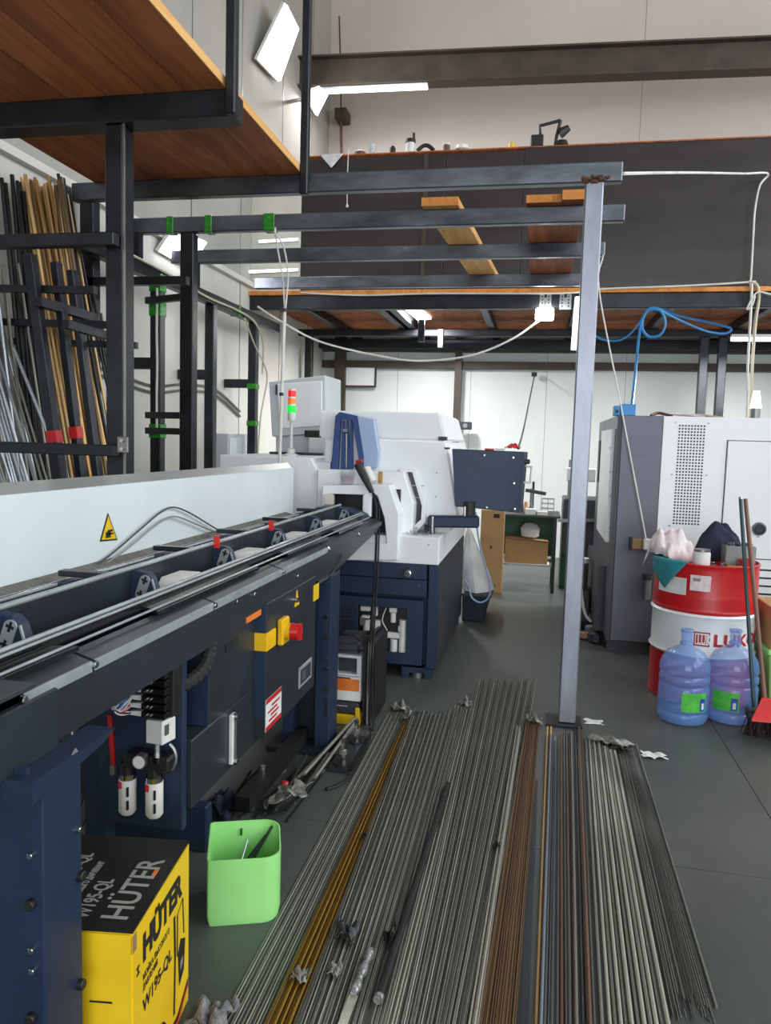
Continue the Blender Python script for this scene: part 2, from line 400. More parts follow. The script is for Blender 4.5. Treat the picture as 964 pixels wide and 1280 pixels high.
panel_lamp('panel_lamp', ((326,74),(359,6),(374,36),(351,101)), (-2.9,-2.72,-2.72,-2.9), 'big bright panel lamp tilted on the wall above the wooden platform edge', 30)
panel_lamp('panel_lamp', ((383,119),(403,112),(411,117),(397,145)), (-2.68,-2.55,-2.55,-2.68), 'small bright panel lamp on the wall just below the crane girder end', 14)
panel_lamp('panel_lamp', ((203,316),(221,290),(259,303),(238,336)), (-2.93,-2.85,-2.85,-2.93), 'bright panel lamp half hidden behind the dark frame post and crossbars', 10)

# ---------------------------------------------------------------- steel frame carrying the platform
ZB = 2.881                                                     # centre height of the crossbars
fr = thing('steel_frame', 'welded dark steel tube frame of posts and crossbars below the wooden platform', 'frame', (-2, 4.2, 0))
def tube_box(name, x0, x1, y0, y1, z0, z1, mt, parent, **k): return MB().box(x0,x1,y0,y1,z0,z1).build(name, mt, parent, bevel=.006, **k)
tube_box('crossbar', -2.98, -1.31, 3.13, 3.25, ZB-.06, ZB+.05, 'black_steel', fr)
tube_box('crossbar', -2.73, .345, 4.16, 4.22, ZB-.05, ZB+.05, 'mill_steel', fr)
tube_box('crossbar', -2.85, .43, 4.87, 4.93, ZB-.05, ZB+.05, 'mill_steel', fr)
tube_box('crossbar', -2.9, .385, 5.73, 5.79, ZB-.05, ZB+.05, 'mill_steel', fr)
tube_box('crossbar', -2.6, .30, 6.74, 6.80, ZB-.05, ZB+.05, 'mill_steel', fr)
# right hand post with its foot plate and the scorched weld
tube_box('post', .166, .256, 4.147, 4.237, .012, ZB-.05, 'post_steel', fr, label='bright grey square steel post')
MB().box(.10, .29, 4.10, 4.28, 0, .012).build('foot_plate', 'black_steel', fr)
wd = MB()
for i in range(26):
    t = random.random(); p = Vector((.15+.13*t, 4.145-random.random()*.012, ZB-.055+random.random()*.03))
    wd.cbox(p, (.02*random.random()+.008, .012, .012))
wd.build('weld_bead', 'weld', fr, bevel=.003)
# left post of the platform
tube_box('post', -1.905, -1.82, 3.15, 3.25, 0, ZB-.06, 'black_steel', fr, label='thick dark steel post')
MB().box(-1.82, -1.812, 3.15, 3.16, 0, ZB-.06).build('corner_bead', 'dull_metal', fr)
# inner posts, long beam by the wall, stubs
tube_box('post', -2.40, -2.305, 4.87, 4.95, 0, ZB-.05, 'black_steel', fr)
tube_box('long_beam', -2.76, -2.68, 4.2, 7.7, 2.57, 2.66, 'black_steel', fr)
for y in (5.16, 6.07, 7.04):
    tube_box('post', -2.75, -2.67, y-.04, y+.04, 0, 2.57, 'black_steel', fr)
    MB().box(-2.99, -2.75, y-.03, y+.03, 1.96, 2.04).build('wall_bracket', 'black_steel', fr)
for y in (4.87, 5.76): MB().box(-2.76, -2.68, y-.03, y+.03, 2.66, ZB-.05).build('spacer', 'black_steel', fr)
for (x0, x1, z) in ((-2.76, -2.35, 1.63), (-2.76, -2.35, 1.52), (-2.76, -2.35, 2.43)):
    MB().bar((x0, 5.1, z), (x1, 4.95, z), .04, .045).build('rail', 'black_steel', fr)
# railing uprights of the platform
for px, py, yy in ((290, 100, 3.11), (377.5, 150, 4.14)):
    p = at(px, py, Y=yy); p.x = max(p.x, -1.315); tube_box('railing_upright', p.x-.022, p.x+.022, yy-.022, yy+.022, ZB-.07, 4.35, 'black_steel', fr)
tube_box('railing_rail', -1.35, -1.31, 3.09, 4.16, 4.31, 4.35, 'black_steel', fr)
# strips of green tape wound round bars and posts
for px, py, yy, w_ in ((212, 280, 4.865, .05), (260, 280, 4.865, .05), (336, 279, 4.865, .075)):
    p = at(px, py, Y=yy)
    MB().box(p.x-w_/2, p.x+w_/2, 4.862, 4.938, ZB-.056, ZB+.054).build('green_tape', 'green_tape', fr, bevel=.004)
for y, z, h_ in ((5.16, 2.50, .12), (5.16, 2.33, .1), (5.16, 1.47, .1), (7.04, 1.95, .05), (7.04, 1.6, .05)):
    MB().box(-2.756, -2.664, y-.046, y+.046, z, z+h_).build('green_tape', 'green_tape', fr, bevel=.004)
MB().box(-2.766, -2.674, 6.6, 6.63, 2.564, 2.666).build('green_tape', 'green_tape', fr, bevel=.004)

# wooden platform overhead
dk = thing('wooden_platform', 'overhead platform of reddish pine planks on dark steel beams', 'platform', (-2, 3.2, ZB+.05))
x = -1.345; i = 0; XPL = at(60, 203, Z=ZB+.05).x+.1
while x > XPL:
    wv = .178+random.uniform(-.012, .015)
    MB().box(x-wv+.003, x, .6+random.random()*.1, 4.235+random.uniform(-.006,.006), ZB+.05, ZB+.09+random.uniform(-.002, .004)).build(
        'plank', 'deck_wood' if i else 'deck_wood', dk, bevel=.003)
    x -= wv; i += 1
MB().box(-1.344, -1.338, .6, 4.23, ZB+.05, ZB+.088).build('edge_strip', 'pale_wood', dk)

# loose boards lying across the bars
def board(label, px0, px1, y0, y1, th, dx=0, mt='pale_wood'):
    a, b = at(px0, 250, Y=y0), at(px1, 250, Y=y0); z = ZB+.05
    lo = [(a.x,y0,z),(b.x,y0,z),(b.x+dx,y1,z),(a.x+dx,y1,z)]
    t = thing('loose_board', label, 'board', (a.x, y0, z), 'boards laid across the bars')
    MB().hexa([(p[0],p[1]+.004,p[2]) for p in lo], [(p[0],p[1]+.004,z+th) for p in lo]).build('body', mt, t, bevel=.003)
    MB().box(a.x, b.x, y0, y0+.004, z, z+th).build('end_grain', 'orange_wood', t)
board('narrow pale board with orange sawn end lying alone across the bars', 527, 573, 4.80, 7.0, .05, dx=.13)
board('pale board with orange sawn end on the bars, left of a pair by the post', 658, 702, 4.80, 7.3, .045, mt='deck_wood')
board('pale board with orange sawn end on the bars, touching the grey post', 703, 731, 4.76, 7.3, .055, mt='deck_wood')

# ---------------------------------------------------------------- mezzanine at the back
mz = thing('back_mezzanine', 'back mezzanine with plank deck, steel joists and tall dark brown panel parapet', 'mezzanine', (0, 7.7, 2.8))
tube_box('front_beam', XW, XR, 7.66, 7.74, 2.80, 2.94, 'black_steel', mz)
tube_box('support_beam', XW, XR, 9.3, 9.4, 2.76, 2.84, 'black_steel', mz)
tube_box('rear_beam', XW, XR, 10.2, 10.3, 2.72, 2.84, 'black_steel', mz)
for x in (-2.5, -1.69, -1.56, -.62, .3, 1.2, 2.1, 3.0, 3.9, 4.8):
    tube_box('joist', x-.04, x+.04, 7.74, YB, 2.84, 2.94, 'black_steel', mz)
y = 7.62
while y < YB-.05:
    MB().box(XW, XR, y+.002, min(y+.145, YB-.01), 2.94, 2.98).build('plank', 'deck_wood' if y > 7.7 else 'orange_wood', mz); y += .147
px_ = [-2.47, -1.02, -.27, 2.0, 3.6, XR]
for i in range(len(px_)-1):
    MB().box(px_[i]+.003, px_[i+1]-.003, 7.70, 7.72, 3.0, 4.30+(.0 if i > 1 else -.02)).build('parapet_panel', 'phenolic', mz, bevel=.002)
for i, x in enumerate(px_[:-1]): MB().box(x-.02, x+.02, 7.72, 7.76, 2.98, 4.28).build('parapet_stud', 'brown_steel', mz)
MB().box(XW, -2.474, 7.70, 7.72, 2.98, 4.1).build('white_panel', 'panel_white', mz, label='white panel')
MB().box(-2.45, 3.6, 7.69, 7.79, 4.30, 4.312).build('top_ledge', 'deck_wood', mz)
p = at(529, 320, Y=7.68); MB().box(p.x-.02, p.x+.02, 7.675, 7.70, 2.98, 4.28).build('cover_strip', 'brown_steel', mz)
for px, yy, z0 in ((878, 9.35, 0), (901, 9.35, 0), (386, 9.35, 0)):
    p = at(px, 470, Y=yy); tube_box('deck_post', p.x-.045, p.x+.045, yy-.045, yy+.045, z0, 2.76, 'black_steel', mz)
p = at(527, 405, Y=8.6); tube_box('hanger', p.x-.035, p.x+.035, 8.57, 8.63, 2.6, 2.84, 'black_steel', mz)
p = at(551, 420, Y=8.9); MB().box(p.x-.03, p.x+.03, 8.9, 8.91, 2.58, 2.78).box(p.x+.024, p.x+.03, 8.9, 8.96, 2.58, 2.78).build('angle_bracket', 'dull_metal', mz)
# small glowing tubes added on the white panel for its tube light reflections
for i, (xa, xb, py) in enumerate(((324, 372, 300), (307, 372, 338))):
    a, b = at(xa, py+2, Y=7.66), at(xb, py-1, Y=7.66)
    t = thing('panel_reflection', ('upper' if i == 0 else 'lower')+' glowing lamp reflection on the white panel beside the dark parapet', 'lamp', a)
    MB().bar(a+Vector((0,.02,0)), b+Vector((0,.02,0)), .04, .03).build('housing', 'white_plastic', t)
    MB().cyl(a, b, .012, 8).build('tube', 'tube_white', t, smooth=True)
# lamps below the deck
t = thing('panel_lamp', 'bright square panel lamp fixed under the back deck planks', 'lamp', at(522, 394, Z=2.915))
Q = [at(507,388,Z=2.915), at(525,387,Z=2.915), at(539,399,Z=2.915), at(523,401,Z=2.915)]
MB().hexa(Q, [q+Vector((0,0,.02)) for q in Q]).build('diffuser', 'lamp_white', t)
c = sum(Q, Vector())/4
MB().cyl(c, (c.x, c.y, 2.94), .008, 6).build('hanger_rod', 'dull_metal', t)
lt = bpy.data.lights.new('panel_light', 'AREA'); lt.size = .3; lt.energy = 95; lo = bpy.data.objects.new('panel_light', lt); COL.objects.link(lo); lo.location = c-Vector((0,0,.04))
t = thing('flood_light', 'small bright flood light clamped below the perforated brackets on the beam', 'lamp', at(681, 393, Y=7.6))
p = at(681, 393, Y=7.58); MB().cbox(p, (.17, .03, .12)).build('lens', 'lamp_white', t, bevel=.01, seg=2)
MB().cbox(p+Vector((0,.035,0)), (.15, .04, .11)).build('housing', 'dull_metal', t, bevel=.006)
MB().box(p.x-.01, p.x+.01, 7.6, 7.653, p.z+.04, 2.86).build('bracket', 'dull_metal', t)
lt = bpy.data.lights.new('flood_glow', 'AREA'); lt.size = .15; lt.energy = 30; lo = bpy.data.objects.new('flood_glow', lt); COL.objects.link(lo); lo.location = (p.x, 7.55, p.z); lo.rotation_euler = (math.radians(55), 0, 0)
for px in (682, 707):
    p = at(px, 376, Y=7.648)
    t = thing('perforated_bracket', 'perforated zinc angle bracket screwed to the dark beam, '+('above the flood light' if px < 700 else 'nearer the grey post'), 'bracket', p)
    MB().box(p.x-.055, p.x+.055, 7.652, 7.66, p.z-.08, p.z+.07).build('plate', 'silver_edge', t, bevel=.002)
    h = MB()
    for i in (-.03, .03):
        for k in (-.05, -.02, .01, .04): h.cyl((p.x+i, 7.650, p.z+k), (p.x+i, 7.653, p.z+k), .008, 8)
    h.build('hole_row', 'black', t)
    MB().box(p.x-.012, p.x+.012, 7.648, 7.66, p.z+.03, min(p.z+.09, 2.939)).build('slot', 'black', t)
t = thing('tube_lamp', 'white tube lamp glowing under the deck beside the hanging cord loop', 'lamp', at(940, 425, Y=8.2))
a, b = at(914, 424, Y=8.2), at(1010, 424, Y=8.2); b.z = a.z
MB().cyl(a, b, .02, 8).build('tube', 'tube_white', t, smooth=True); MB().bar(a+Vector((0,0,.03)), b+Vector((0,0,.03)), .06, .03).build('housing', 'white_plastic', t)
MB().bar((a.x+.2, a.y, a.z+.04), (a.x+.2, a.y, 2.94), .02, .02).build('hanger_rod', 'dull_metal', t)
lt = bpy.data.lights.new('tube_light', 'AREA'); lt.shape = 'RECTANGLE'; lt.size = .8; lt.size_y = .06; lt.energy = 110; lo = bpy.data.objects.new('tube_light', lt); COL.objects.link(lo); lo.location = (a+b)/2-Vector((0,0,.04))
t = thing('tube_lamp', 'unlit white tube lamp standing upright against the grey post', 'lamp', at(718, 400, Y=7.6))
a, b = at(722, 372, Y=7.6), at(717, 438, Y=7.6); MB().bar(a, b, .05, .03, (0,1,0)).build('housing', 'white_plastic', t); MB().cyl(a-Vector((0,.03,0)), (a+b)/2-Vector((0,.03,0)), .02, 8).build('tube', 'tube_white', t, smooth=True)

# odds and ends standing on the parapet ledge
ZL = 4.312
def ledge(px): return at(px, 188, Y=7.74).x
x = ledge(465); t = thing('drinking_glass', 'clear drinking glass on the parapet ledge', 'glass', (x, 7.74, ZL)); MB().lathe([(.03,0),(.04,.1),(.036,.1),(.027,.008)], (x,7.74,ZL), 14, True).build('cup', 'clear_plastic', t, smooth=True)
x = ledge(491); MB().cyl((x,7.74,ZL), (x,7.74,ZL+.06), .03, 12).cyl((x,7.74,ZL+.06), (x,7.74,ZL+.075), .02, 12).build('jar', 'black', label='short black jar on the parapet ledge', cat='jar', bevel=.004)
x = ledge(513); t = thing('spray_bottle', 'black and white spray bottle on the parapet ledge', 'bottle', (x,7.74,ZL))
MB().cyl((x,7.74,ZL), (x,7.74,ZL+.1), .045, 14).build('body', 'white_plastic', t, bevel=.006); MB().cyl((x,7.74,ZL+.1), (x,7.74,ZL+.13), .05, 14).build('collar', 'black', t); MB().cyl((x+.03,7.74,ZL+.13), (x+.03,7.74,ZL+.19), .014, 10).build('nozzle', 'black', t)
x = ledge(532); MB().tube([(x-.08+.016*k, 7.74, ZL+.02+.05*math.sin(math.pi*k/10)) for k in range(11)], .02, 8).build('bent_hose', 'black', label='short bent black hose piece on the parapet ledge', cat='hose', smooth=True)
x = ledge(558); t = thing('paint_tin', 'brown and white tin on the parapet ledge', 'tin', (x,7.74,ZL)); MB().cyl((x,7.74,ZL), (x,7.74,ZL+.06), .035, 14).build('body', 'rod_rust', t); MB().cyl((x,7.74,ZL+.06), (x,7.74,ZL+.075), .036, 14).build('lid', 'paper', t)
x = ledge(578); MB().lathe([(.03,0),(.065,.015),(.06,.05),(.03,.06)], (x,7.74,ZL), 14).build('plastic_tub', 'bag_white', label='low white plastic tub on the parapet ledge', cat='tub', smooth=True)
x = ledge(640); t = thing('tape_roll', 'small yellow tape roll on the parapet ledge', 'tape', (x,7.74,ZL)); MB().cyl((x,7.74,ZL), (x,7.74,ZL+.05), .035, 14).build('roll', 'sticker_yellow', t, bevel=.004); MB().cyl((x,7.74,ZL+.045), (x,7.74,ZL+.052), .018, 12).build('core', 'kraft_dark', t)
x = ledge(683); t = thing('desk_lamp', 'black folding desk lamp standing on the parapet ledge', 'lamp', (x,7.74,ZL))
MB().cbox((x-.09,7.74,ZL+.055), (.12,.08,.11)).build('base_block', 'black', t, bevel=.008)
MB().tube([(x-.06,7.74,ZL+.1),(x-.07,7.74,ZL+.2),(x+.12,7.74,ZL+.24)], .016, 8).build('arm', 'black', t)
MB().tube([(x+.12,7.74,ZL+.24),(x+.09,7.74,ZL+.1),(x+.08,7.74,ZL)], .016, 8).build('lower_arm', 'black', t)
MB().cyl((x+.12,7.74,ZL+.12), (x+.2,7.74,ZL+.17), .05, 12, .03).build('shade', 'black', t); MB().cyl((x+.14,7.74,ZL), (x+.14,7.74,ZL+.05), .07, 14, .05).build('foot', 'black', t)
x = ledge(418)
def cloth_pt(u, v):
    tri = 1-abs(2*u-1); X_ = x-.12+.22*u
    if v < .5: return (X_, 7.785-.2*v, ZL+.006+.012*abs(math.sin(7*u)*math.sin(6*v)))
    f_ = (v-.5)*2; return (X_, 7.684-.004*math.sin(9*u)**2-.003*f_, ZL+.006-(.015+.12*tri)*f_)
MB().grid(12, 12, cloth_pt).build('white_cloth', 'bag_white', thick=.003, label='crumpled white cloth hanging over the parapet ledge', cat='cloth', smooth=True)
x = ledge(450); MB().lathe([(.06,0),(.055,.03),(.02,.05)], (x,7.74,ZL), 10).build('cap', 'rod_rust', label='small brown cap lying on the parapet ledge', cat='cap', smooth=True)
# ---------------------------------------------------------------- bar feeder
XF = -.94
bf = thing('bar_feeder', 'long dark blue bar feeder with white back guard feeding the lathe', 'bar feeder', (-1.2, 2.8, 0))
# back guard: thin sheet, slanted grey lip along its top, scuffed strip at its foot
MB().box(-1.535, -1.515, .75, 4.66, 1.0, 1.31).build('guard_panel', 'guard_white', bf, label='white sheet metal guard')
MB().hexa([(-1.535,.75,1.30),(-1.515,.75,1.30),(-1.56,.75,1.342),(-1.575,.75,1.338)], [(-1.535,4.66,1.30),(-1.515,4.66,1.30),(-1.56,4.66,1.342),(-1.575,4.66,1.338)]).build('guard_lip', 'guard_lip', bf)
MB().hexa([(-1.513,.75,1.045),(-1.43,.75,1.025),(-1.43,.75,1.0),(-1.513,.75,1.0)], [(-1.513,4.5,1.045),(-1.43,4.5,1.025),(-1.43,4.5,1.0),(-1.513,4.5,1.0)]).build('brush_strip', 'brush', bf)
# warning triangle
P = [at(x, y, X=-1.513) for x, y in ((135,641),(147,675),(125,677))]
MB().hexa([(-1.5145,p.y,p.z) for p in P], [(-1.5125,p.y,p.z) for p in P]).build('warning_sign', 'print_black', bf)
c = sum(P, Vector())/3
ws = MB().hexa([(-1.512,c.y+(p.y-c.y)*.84,c.z+(p.z-c.z)*.84) for p in P], [(-1.5115,c.y+(p.y-c.y)*.84,c.z+(p.z-c.z)*.84) for p in P]).build('sign_face', 'sticker_yellow', bf)
pg = MB(); pg.box(-1.5113,-1.511,c.y-.022,c.y+.012,c.z-.022,c.z+.0).box(-1.5113,-1.511,c.y-.01,c.y+.03,c.z-.012,c.z-.006).box(-1.5113,-1.511,c.y-.01,c.y+.024,c.z-.002,c.z+.006)
pg.build('hand_symbol', 'print_black', bf)
# trough, rails
MB().box(-1.43, -1.0, .75, 4.6, .90, .955).build('trough_floor', 'feeder_dark', bf)
MB().box(-1.515, -1.42, .75, 4.6, .86, 1.0).build('rear_beam', 'feeder_dark', bf)
def rod_y(name, x, z, r, y0, y1, mt, **k): return MB().cyl((x,y0,z), (x,y1,z), r, 10).build(name, mt, bf, smooth=True, **k)
rod_y('rear_rail', -1.405, 1.035, .016, .75, 4.5, 'black_gloss'); rod_y('rear_rail', -1.39, 1.045, .005, .75, 4.5, 'silver_edge')
rod_y('guide_shaft', -1.165, 1.104, .0075, .75, 4.5, 'silver_edge', label='grey polished shaft'); rod_y('guide_shaft', -1.035, 1.060, .0055, .75, 4.5, 'silver_edge'); rod_y('guide_shaft', -1.021, 1.054, .0035, .75, 4.5, 'silver_edge')
MB().hexa([(-1.20,.75,.955),(-1.17,.75,.955),(-1.162,.75,1.096),(-1.172,.75,1.096)], [(-1.20,4.5,.955),(-1.17,4.5,.955),(-1.162,4.5,1.096),(-1.172,4.5,1.096)]).build('shaft_web', 'feeder_dark', bf)
for y0, y1 in ((.8, 1.35), (1.5, 2.0), (2.1, 2.55), (2.7, 3.1), (3.3, 3.9)):
    MB().box(-1.36, -1.30, y0, y1, .955, .985).build('stock_tray', 'dull_metal', bf, bevel=.003)
    MB().cyl((-1.33,y0,.992), (-1.33,y1,.992), .008, 8).build('bar_stock', 'rod_bright', bf, smooth=True)
# brackets with the oval silver plates
for k in range(7):
    y = .88+.588*k
    pf = [(-1.40,.955),(-1.09,.955),(-1.072,1.00),(-1.098,1.075),(-1.115,1.092),(-1.16,1.098),(-1.20,1.06),(-1.24,1.0),(-1.30,.99),(-1.36,1.02),(-1.40,1.02)]
    b_ = MB().prism(pf, 'y', y, y+.035).build('support_bracket', 'navy', bf, bevel=.003)
    T = frame((-1.125, y-.0015, 1.050), (math.cos(.35), 0, -math.sin(.35)), (math.sin(.35), 0, math.cos(.35)))
    ov = [(.016*math.cos(a)*1.0, (.022 if math.sin(a) > 0 else -.022)+.016*math.sin(a)) for a in [2*math.pi*i/20 for i in range(20)]]
    MB(T).hexa([(x_,z_,0) for x_,z_ in ov], [(x_,z_,.004) for x_,z_ in ov]).build('oval_plate', 'silver_edge', b_)
    MB().bar((-1.072,y+.002,.985), (-1.098,y+.002,1.074), .004, .006, (0,1,0)).build('edge_strip', 'silver_edge', b_)
    hs = MB(T)
    for (u, v) in ((0,.022),(0,-.022)):
        hs.box(u-.0035,u+.0035,v-.012,v+.012,.0041,.0046); hs.box(u-.010,u+.010,v-.0035,v+.0035,.0041,.0047)
    hs.build('cross_slot', 'black', b_)
    MB().box(-1.42, -1.21, y+.02, y+.06, 1.060, 1.078).build('cross_strap', 'black_gloss' if k % 2 else 'feeder_dark', bf, bevel=.003)
    MB().box(-1.41, -1.36, y-.03, y+.10, .98, 1.05).build('rail_block', 'navy', bf, bevel=.004)
    if 1 < k < 6:
        MB().hexa([(-1.14,y+.10,1.02),(-1.06,y+.10,1.02),(-1.06,y+.30,1.02),(-1.14,y+.30,1.02)], [(-1.14,y+.14,1.055),(-1.07,y+.14,1.055),(-1.07,y+.27,1.055),(-1.14,y+.27,1.055)]).build('roller_block', 'white_plastic', bf)
        MB().box(-1.128, -1.062, y+.11, y+.29, .955, 1.02).build('roller_base', 'cable_beige' if k < 4 else 'dull_metal', bf)
    if k in (3, 4): MB().cbox((-1.15, y-.004, 1.11), (.022, .008, .045)).build('red_flag', 'red_plastic', bf)
# flap plates and front cover with its bright lip, in bolted lengths
for y0, y1 in ((.75, 1.50), (1.86, 2.62), (2.95, 3.55), (3.75, 4.3)):
    MB().hexa([(-1.05,y0,1.050),(-.975,y0,1.030),(-.975,y0,1.020),(-1.05,y0,1.04)], [(-1.05,y1-.09,1.050),(-.975,y1,1.030),(-.975,y1,1.020),(-1.05,y1-.09,1.04)]).build('flap_plate', 'black_gloss', bf)
MB().box(-1.06, -.955, .75, 4.6, .955, .985).build('front_channel', 'black_gloss', bf)
MB().box(-1.042, -1.026, .75, 4.5, .985, 1.052).build('front_rail_web', 'black_gloss', bf)
rod_y('thin_rod', -.985, 1.036, .0035, .75, 4.5, 'silver_edge')
cv = [.75, 1.26, 1.50, 2.14, 2.77, 3.42, 4.02, 4.66]
for i in range(len(cv)-1):
    a, b = cv[i]+.006, cv[i+1]-.006
    if i == 0:
        MB().hexa([(-1.0,a,1.018),(-.905,a,1.02),(-.905,a,1.03),(-1.0,a,1.03)], [(-1.0,b,1.018),(-.905,b,1.02),(-.905,b,1.03),(-1.0,b,1.03)]).build('cover_panel', 'feeder_cover', bf, bevel=.002); continue
    MB().hexa([(-.995,a,1.012),(XF,a,.995),(XF,a,1.0),(-.995,a,1.017)], [(-.995,b,1.012),(XF,b,.995),(XF,b,1.0),(-.995,b,1.017)]).build('cover_panel', 'feeder_cover', bf)
    MB().box(XF-.004, XF+.002, a, b, .976, 1.001).build('cover_lip', 'silver_edge' if i < 5 else 'feeder_cover', bf, bevel=.001)
    MB().cyl((XF-.002,a-.006,.992), (XF+.010,a-.006,.992), .009, 10).build('cover_bolt', 'chrome', bf, bevel=.002)
MB().box(-.995, XF-.006, .75, 3.65, .865, .985).build('front_beam', 'feeder_dark', bf)
MB().hexa([(-.995,3.65,.865),(XF-.006,3.65,.865),(XF-.006,3.65,.985),(-.995,3.65,.985)], [(-.985,4.66,.955),(XF-.012,4.66,.955),(XF-.012,4.66,.985),(-.985,4.66,.985)]).build('beam_nose', 'feeder_dark', bf)
for px, py in ((27+28, 880), (295, 752), (317, 743), (371, 712+8)):
    p = at(px, py, X=XF-.006); MB().cyl((XF-.006,p.y,p.z), (XF+.002,p.y,p.z), .009, 10).build('beam_bolt', 'chrome', bf, bevel=.002)
MB().box(XF-.006, XF-.004, 2.42, 2.56, .87, .89).build('yellow_stripe', 'orange', bf)
# navy end head next to the lathe
pf = [(-1.42,.9),(-1.0,.9),(-.985,.99),(-1.03,1.045),(-1.12,1.085),(-1.3,1.085),(-1.40,1.05)]
eh = MB().prism(pf, 'y', 4.46, 4.66).build('end_head', 'navy', bf, bevel=.006)
for x_, z_ in ((-1.05,1.0),(-1.10,.95),(-1.03,.94),(-1.3,1.06)): MB().cyl((x_,4.452,z_), (x_,4.462,z_), .008, 8).build('head_bolt', 'chrome', eh)
MB().box(-1.2,-1.12,4.452,4.46,1.03,1.07).build('blue_badge', 'blue_plastic', eh)
# under-beam cabinets
ca = MB().box(-1.35, -.93, 2.58, 3.20, .41, .905).build('control_cabinet', 'feeder_dark', bf, bevel=.004, label='dark control cabinet')
MB().box(-1.34, -.932, 2.572, 2.58, .48, .90).build('cabinet_front', 'navy', ca)
MB().box(-.985, -.922, 2.564, 2.66, .735, .80).build('yellow_guard_strip', 'knob_yellow', ca, bevel=.002)
p = at(352, 788, X=-.925)
sw = MB().box(-.93, -.905, p.y-.04, p.y+.04, p.z-.05, p.z+.05).build('switch_plate', 'knob_yellow', ca, bevel=.006)
MB().cyl((-.905,p.y,p.z), (-.880,p.y,p.z), .030, 16).build('switch_collar', 'knob_yellow', sw, smooth=True)
MB().cyl((-.885,p.y,p.z), (-.855,p.y,p.z), .032, 18, .028).box(-.862,-.845,p.y-.010,p.y+.010,p.z-.03,p.z+.03).build('switch_knob', 'red', sw)
p = at(371, 748, X=-.93); MB().hexa([(-.93,p.y-.03,p.z-.03),(-.93,p.y+.03,p.z-.03),(-.93,p.y,p.z+.035)], [(-.928,p.y-.03,p.z-.03),(-.928,p.y+.03,p.z-.03),(-.928,p.y,p.z+.035)]).build('warning_sticker', 'sticker_yellow', ca); MB().cyl((-.93,p.y-.03,p.z), (-.915,p.y-.03,p.z), .010, 10).build('lock', 'chrome', ca)
p = at(395, 740, X=-.93); MB().box(-.931, -.928, p.y-.04, p.y+.04, p.z-.035, p.z+.035).build('yellow_sticker', 'sticker_yellow', ca)
p = at(381, 841, X=-.93); MB().box(-.931, -.926, p.y-.09, p.y+.09, p.z-.045, p.z+.045).build('meter_frame', 'silver_edge', ca, bevel=.003); MB().box(-.926, -.9245, p.y-.07, p.y+.07, p.z-.03, p.z+.03).build('meter_face', 'charcoal', ca); MB().box(-.9245, -.924, p.y-.05, p.y, p.z-.02, p.z+.02).build('meter_display', 'dull_metal', ca)
p = at(342, 886, X=-.93); y0, y1, z0, z1 = p.y-.085, p.y+.085, p.z-.06, p.z+.06
MB().box(-.931, -.9285, y0, y1, z0, z1).build('notice_plate', 'paper', ca)
MB().box(-.9285, -.928, y0, y1, z1-.018, z1).build('notice_top_band', 'print_red', ca); MB().box(-.9285, -.928, y0, y1, z0, z0+.018).build('notice_bottom_band', 'print_red', ca)
nl = MB()
for k, (u, v) in enumerate(((.03,.12),(.05,.14),(.02,.12),(.06,.15))): nl.box(-.9285, -.928, y0+u, y0+v, z0+.028+.017*k, z0+.036+.017*k)
nl.build('notice_print', 'print_red', ca, kind='stuff')
rp = MB().box(-1.35, -.97, 2.18, 2.575, .60, .872).build('recessed_panel', 'feeder_dark', bf, bevel=.004)
MB().box(-.972, -.966, 2.30, 2.40, .80, .825).build('grip_slot', 'black', rp); MB().box(-1.34, -.972, 2.172, 2.18, .60, .86).build('panel_edge', 'navy', rp)
tk = MB().box(-1.35, -.97, 2.06, 2.77, .385, .598).build('oil_tank', 'feeder_dark', bf, bevel=.004)
p = at(290, 923, X=-.965); MB().box(-.97, -.955, p.y-.018, p.y+.018, p.z-.085, p.z+.085).build('level_gauge', 'white_plastic', tk, bevel=.003); MB().box(-.955, -.952, p.y-.007, p.y+.007, p.z-.07, p.z+.07).build('gauge_glass', 'dull_metal', tk)
for s in (-1, 1): MB().cyl((-.957,p.y,p.z+s*.078), (-.943,p.y,p.z+s*.078), .011, 10).build('gauge_bolt', 'chrome', tk)
MB().box(-1.30, -.99, 2.2, 2.6, .598, .603).build('tank_lid', 'black', tk)
MB().box(-1.26, -.985, 2.03, 2.058, .33, .86).build('mounting_plate', 'navy', bf, bevel=.003)
MB().box(-1.31, -1.24, 2.04, 2.09, .2, .86).build('mounting_post', 'navy', bf)
pd = MB().box(-1.50, -1.11, 2.48, 2.53, 0, .175).build('pedestal', 'navy', bf, bevel=.006)
MB().box(-1.38, -1.2, 2.49, 2.6, .175, .39).build('pedestal_column', 'feeder_dark', bf)
# corrugated hose
hp = smooth_path([(-.985,2.14,.93),(-.965,2.17,.87),(-.965,2.13,.80),(-1.0,2.05,.765),(-1.06,1.98,.755)], 9)
MB().tube(hp, [.020 if i % 2 else .0235 for i in range(len(hp))], 10).build('corrugated_hose', 'rubber', bf, smooth=False)
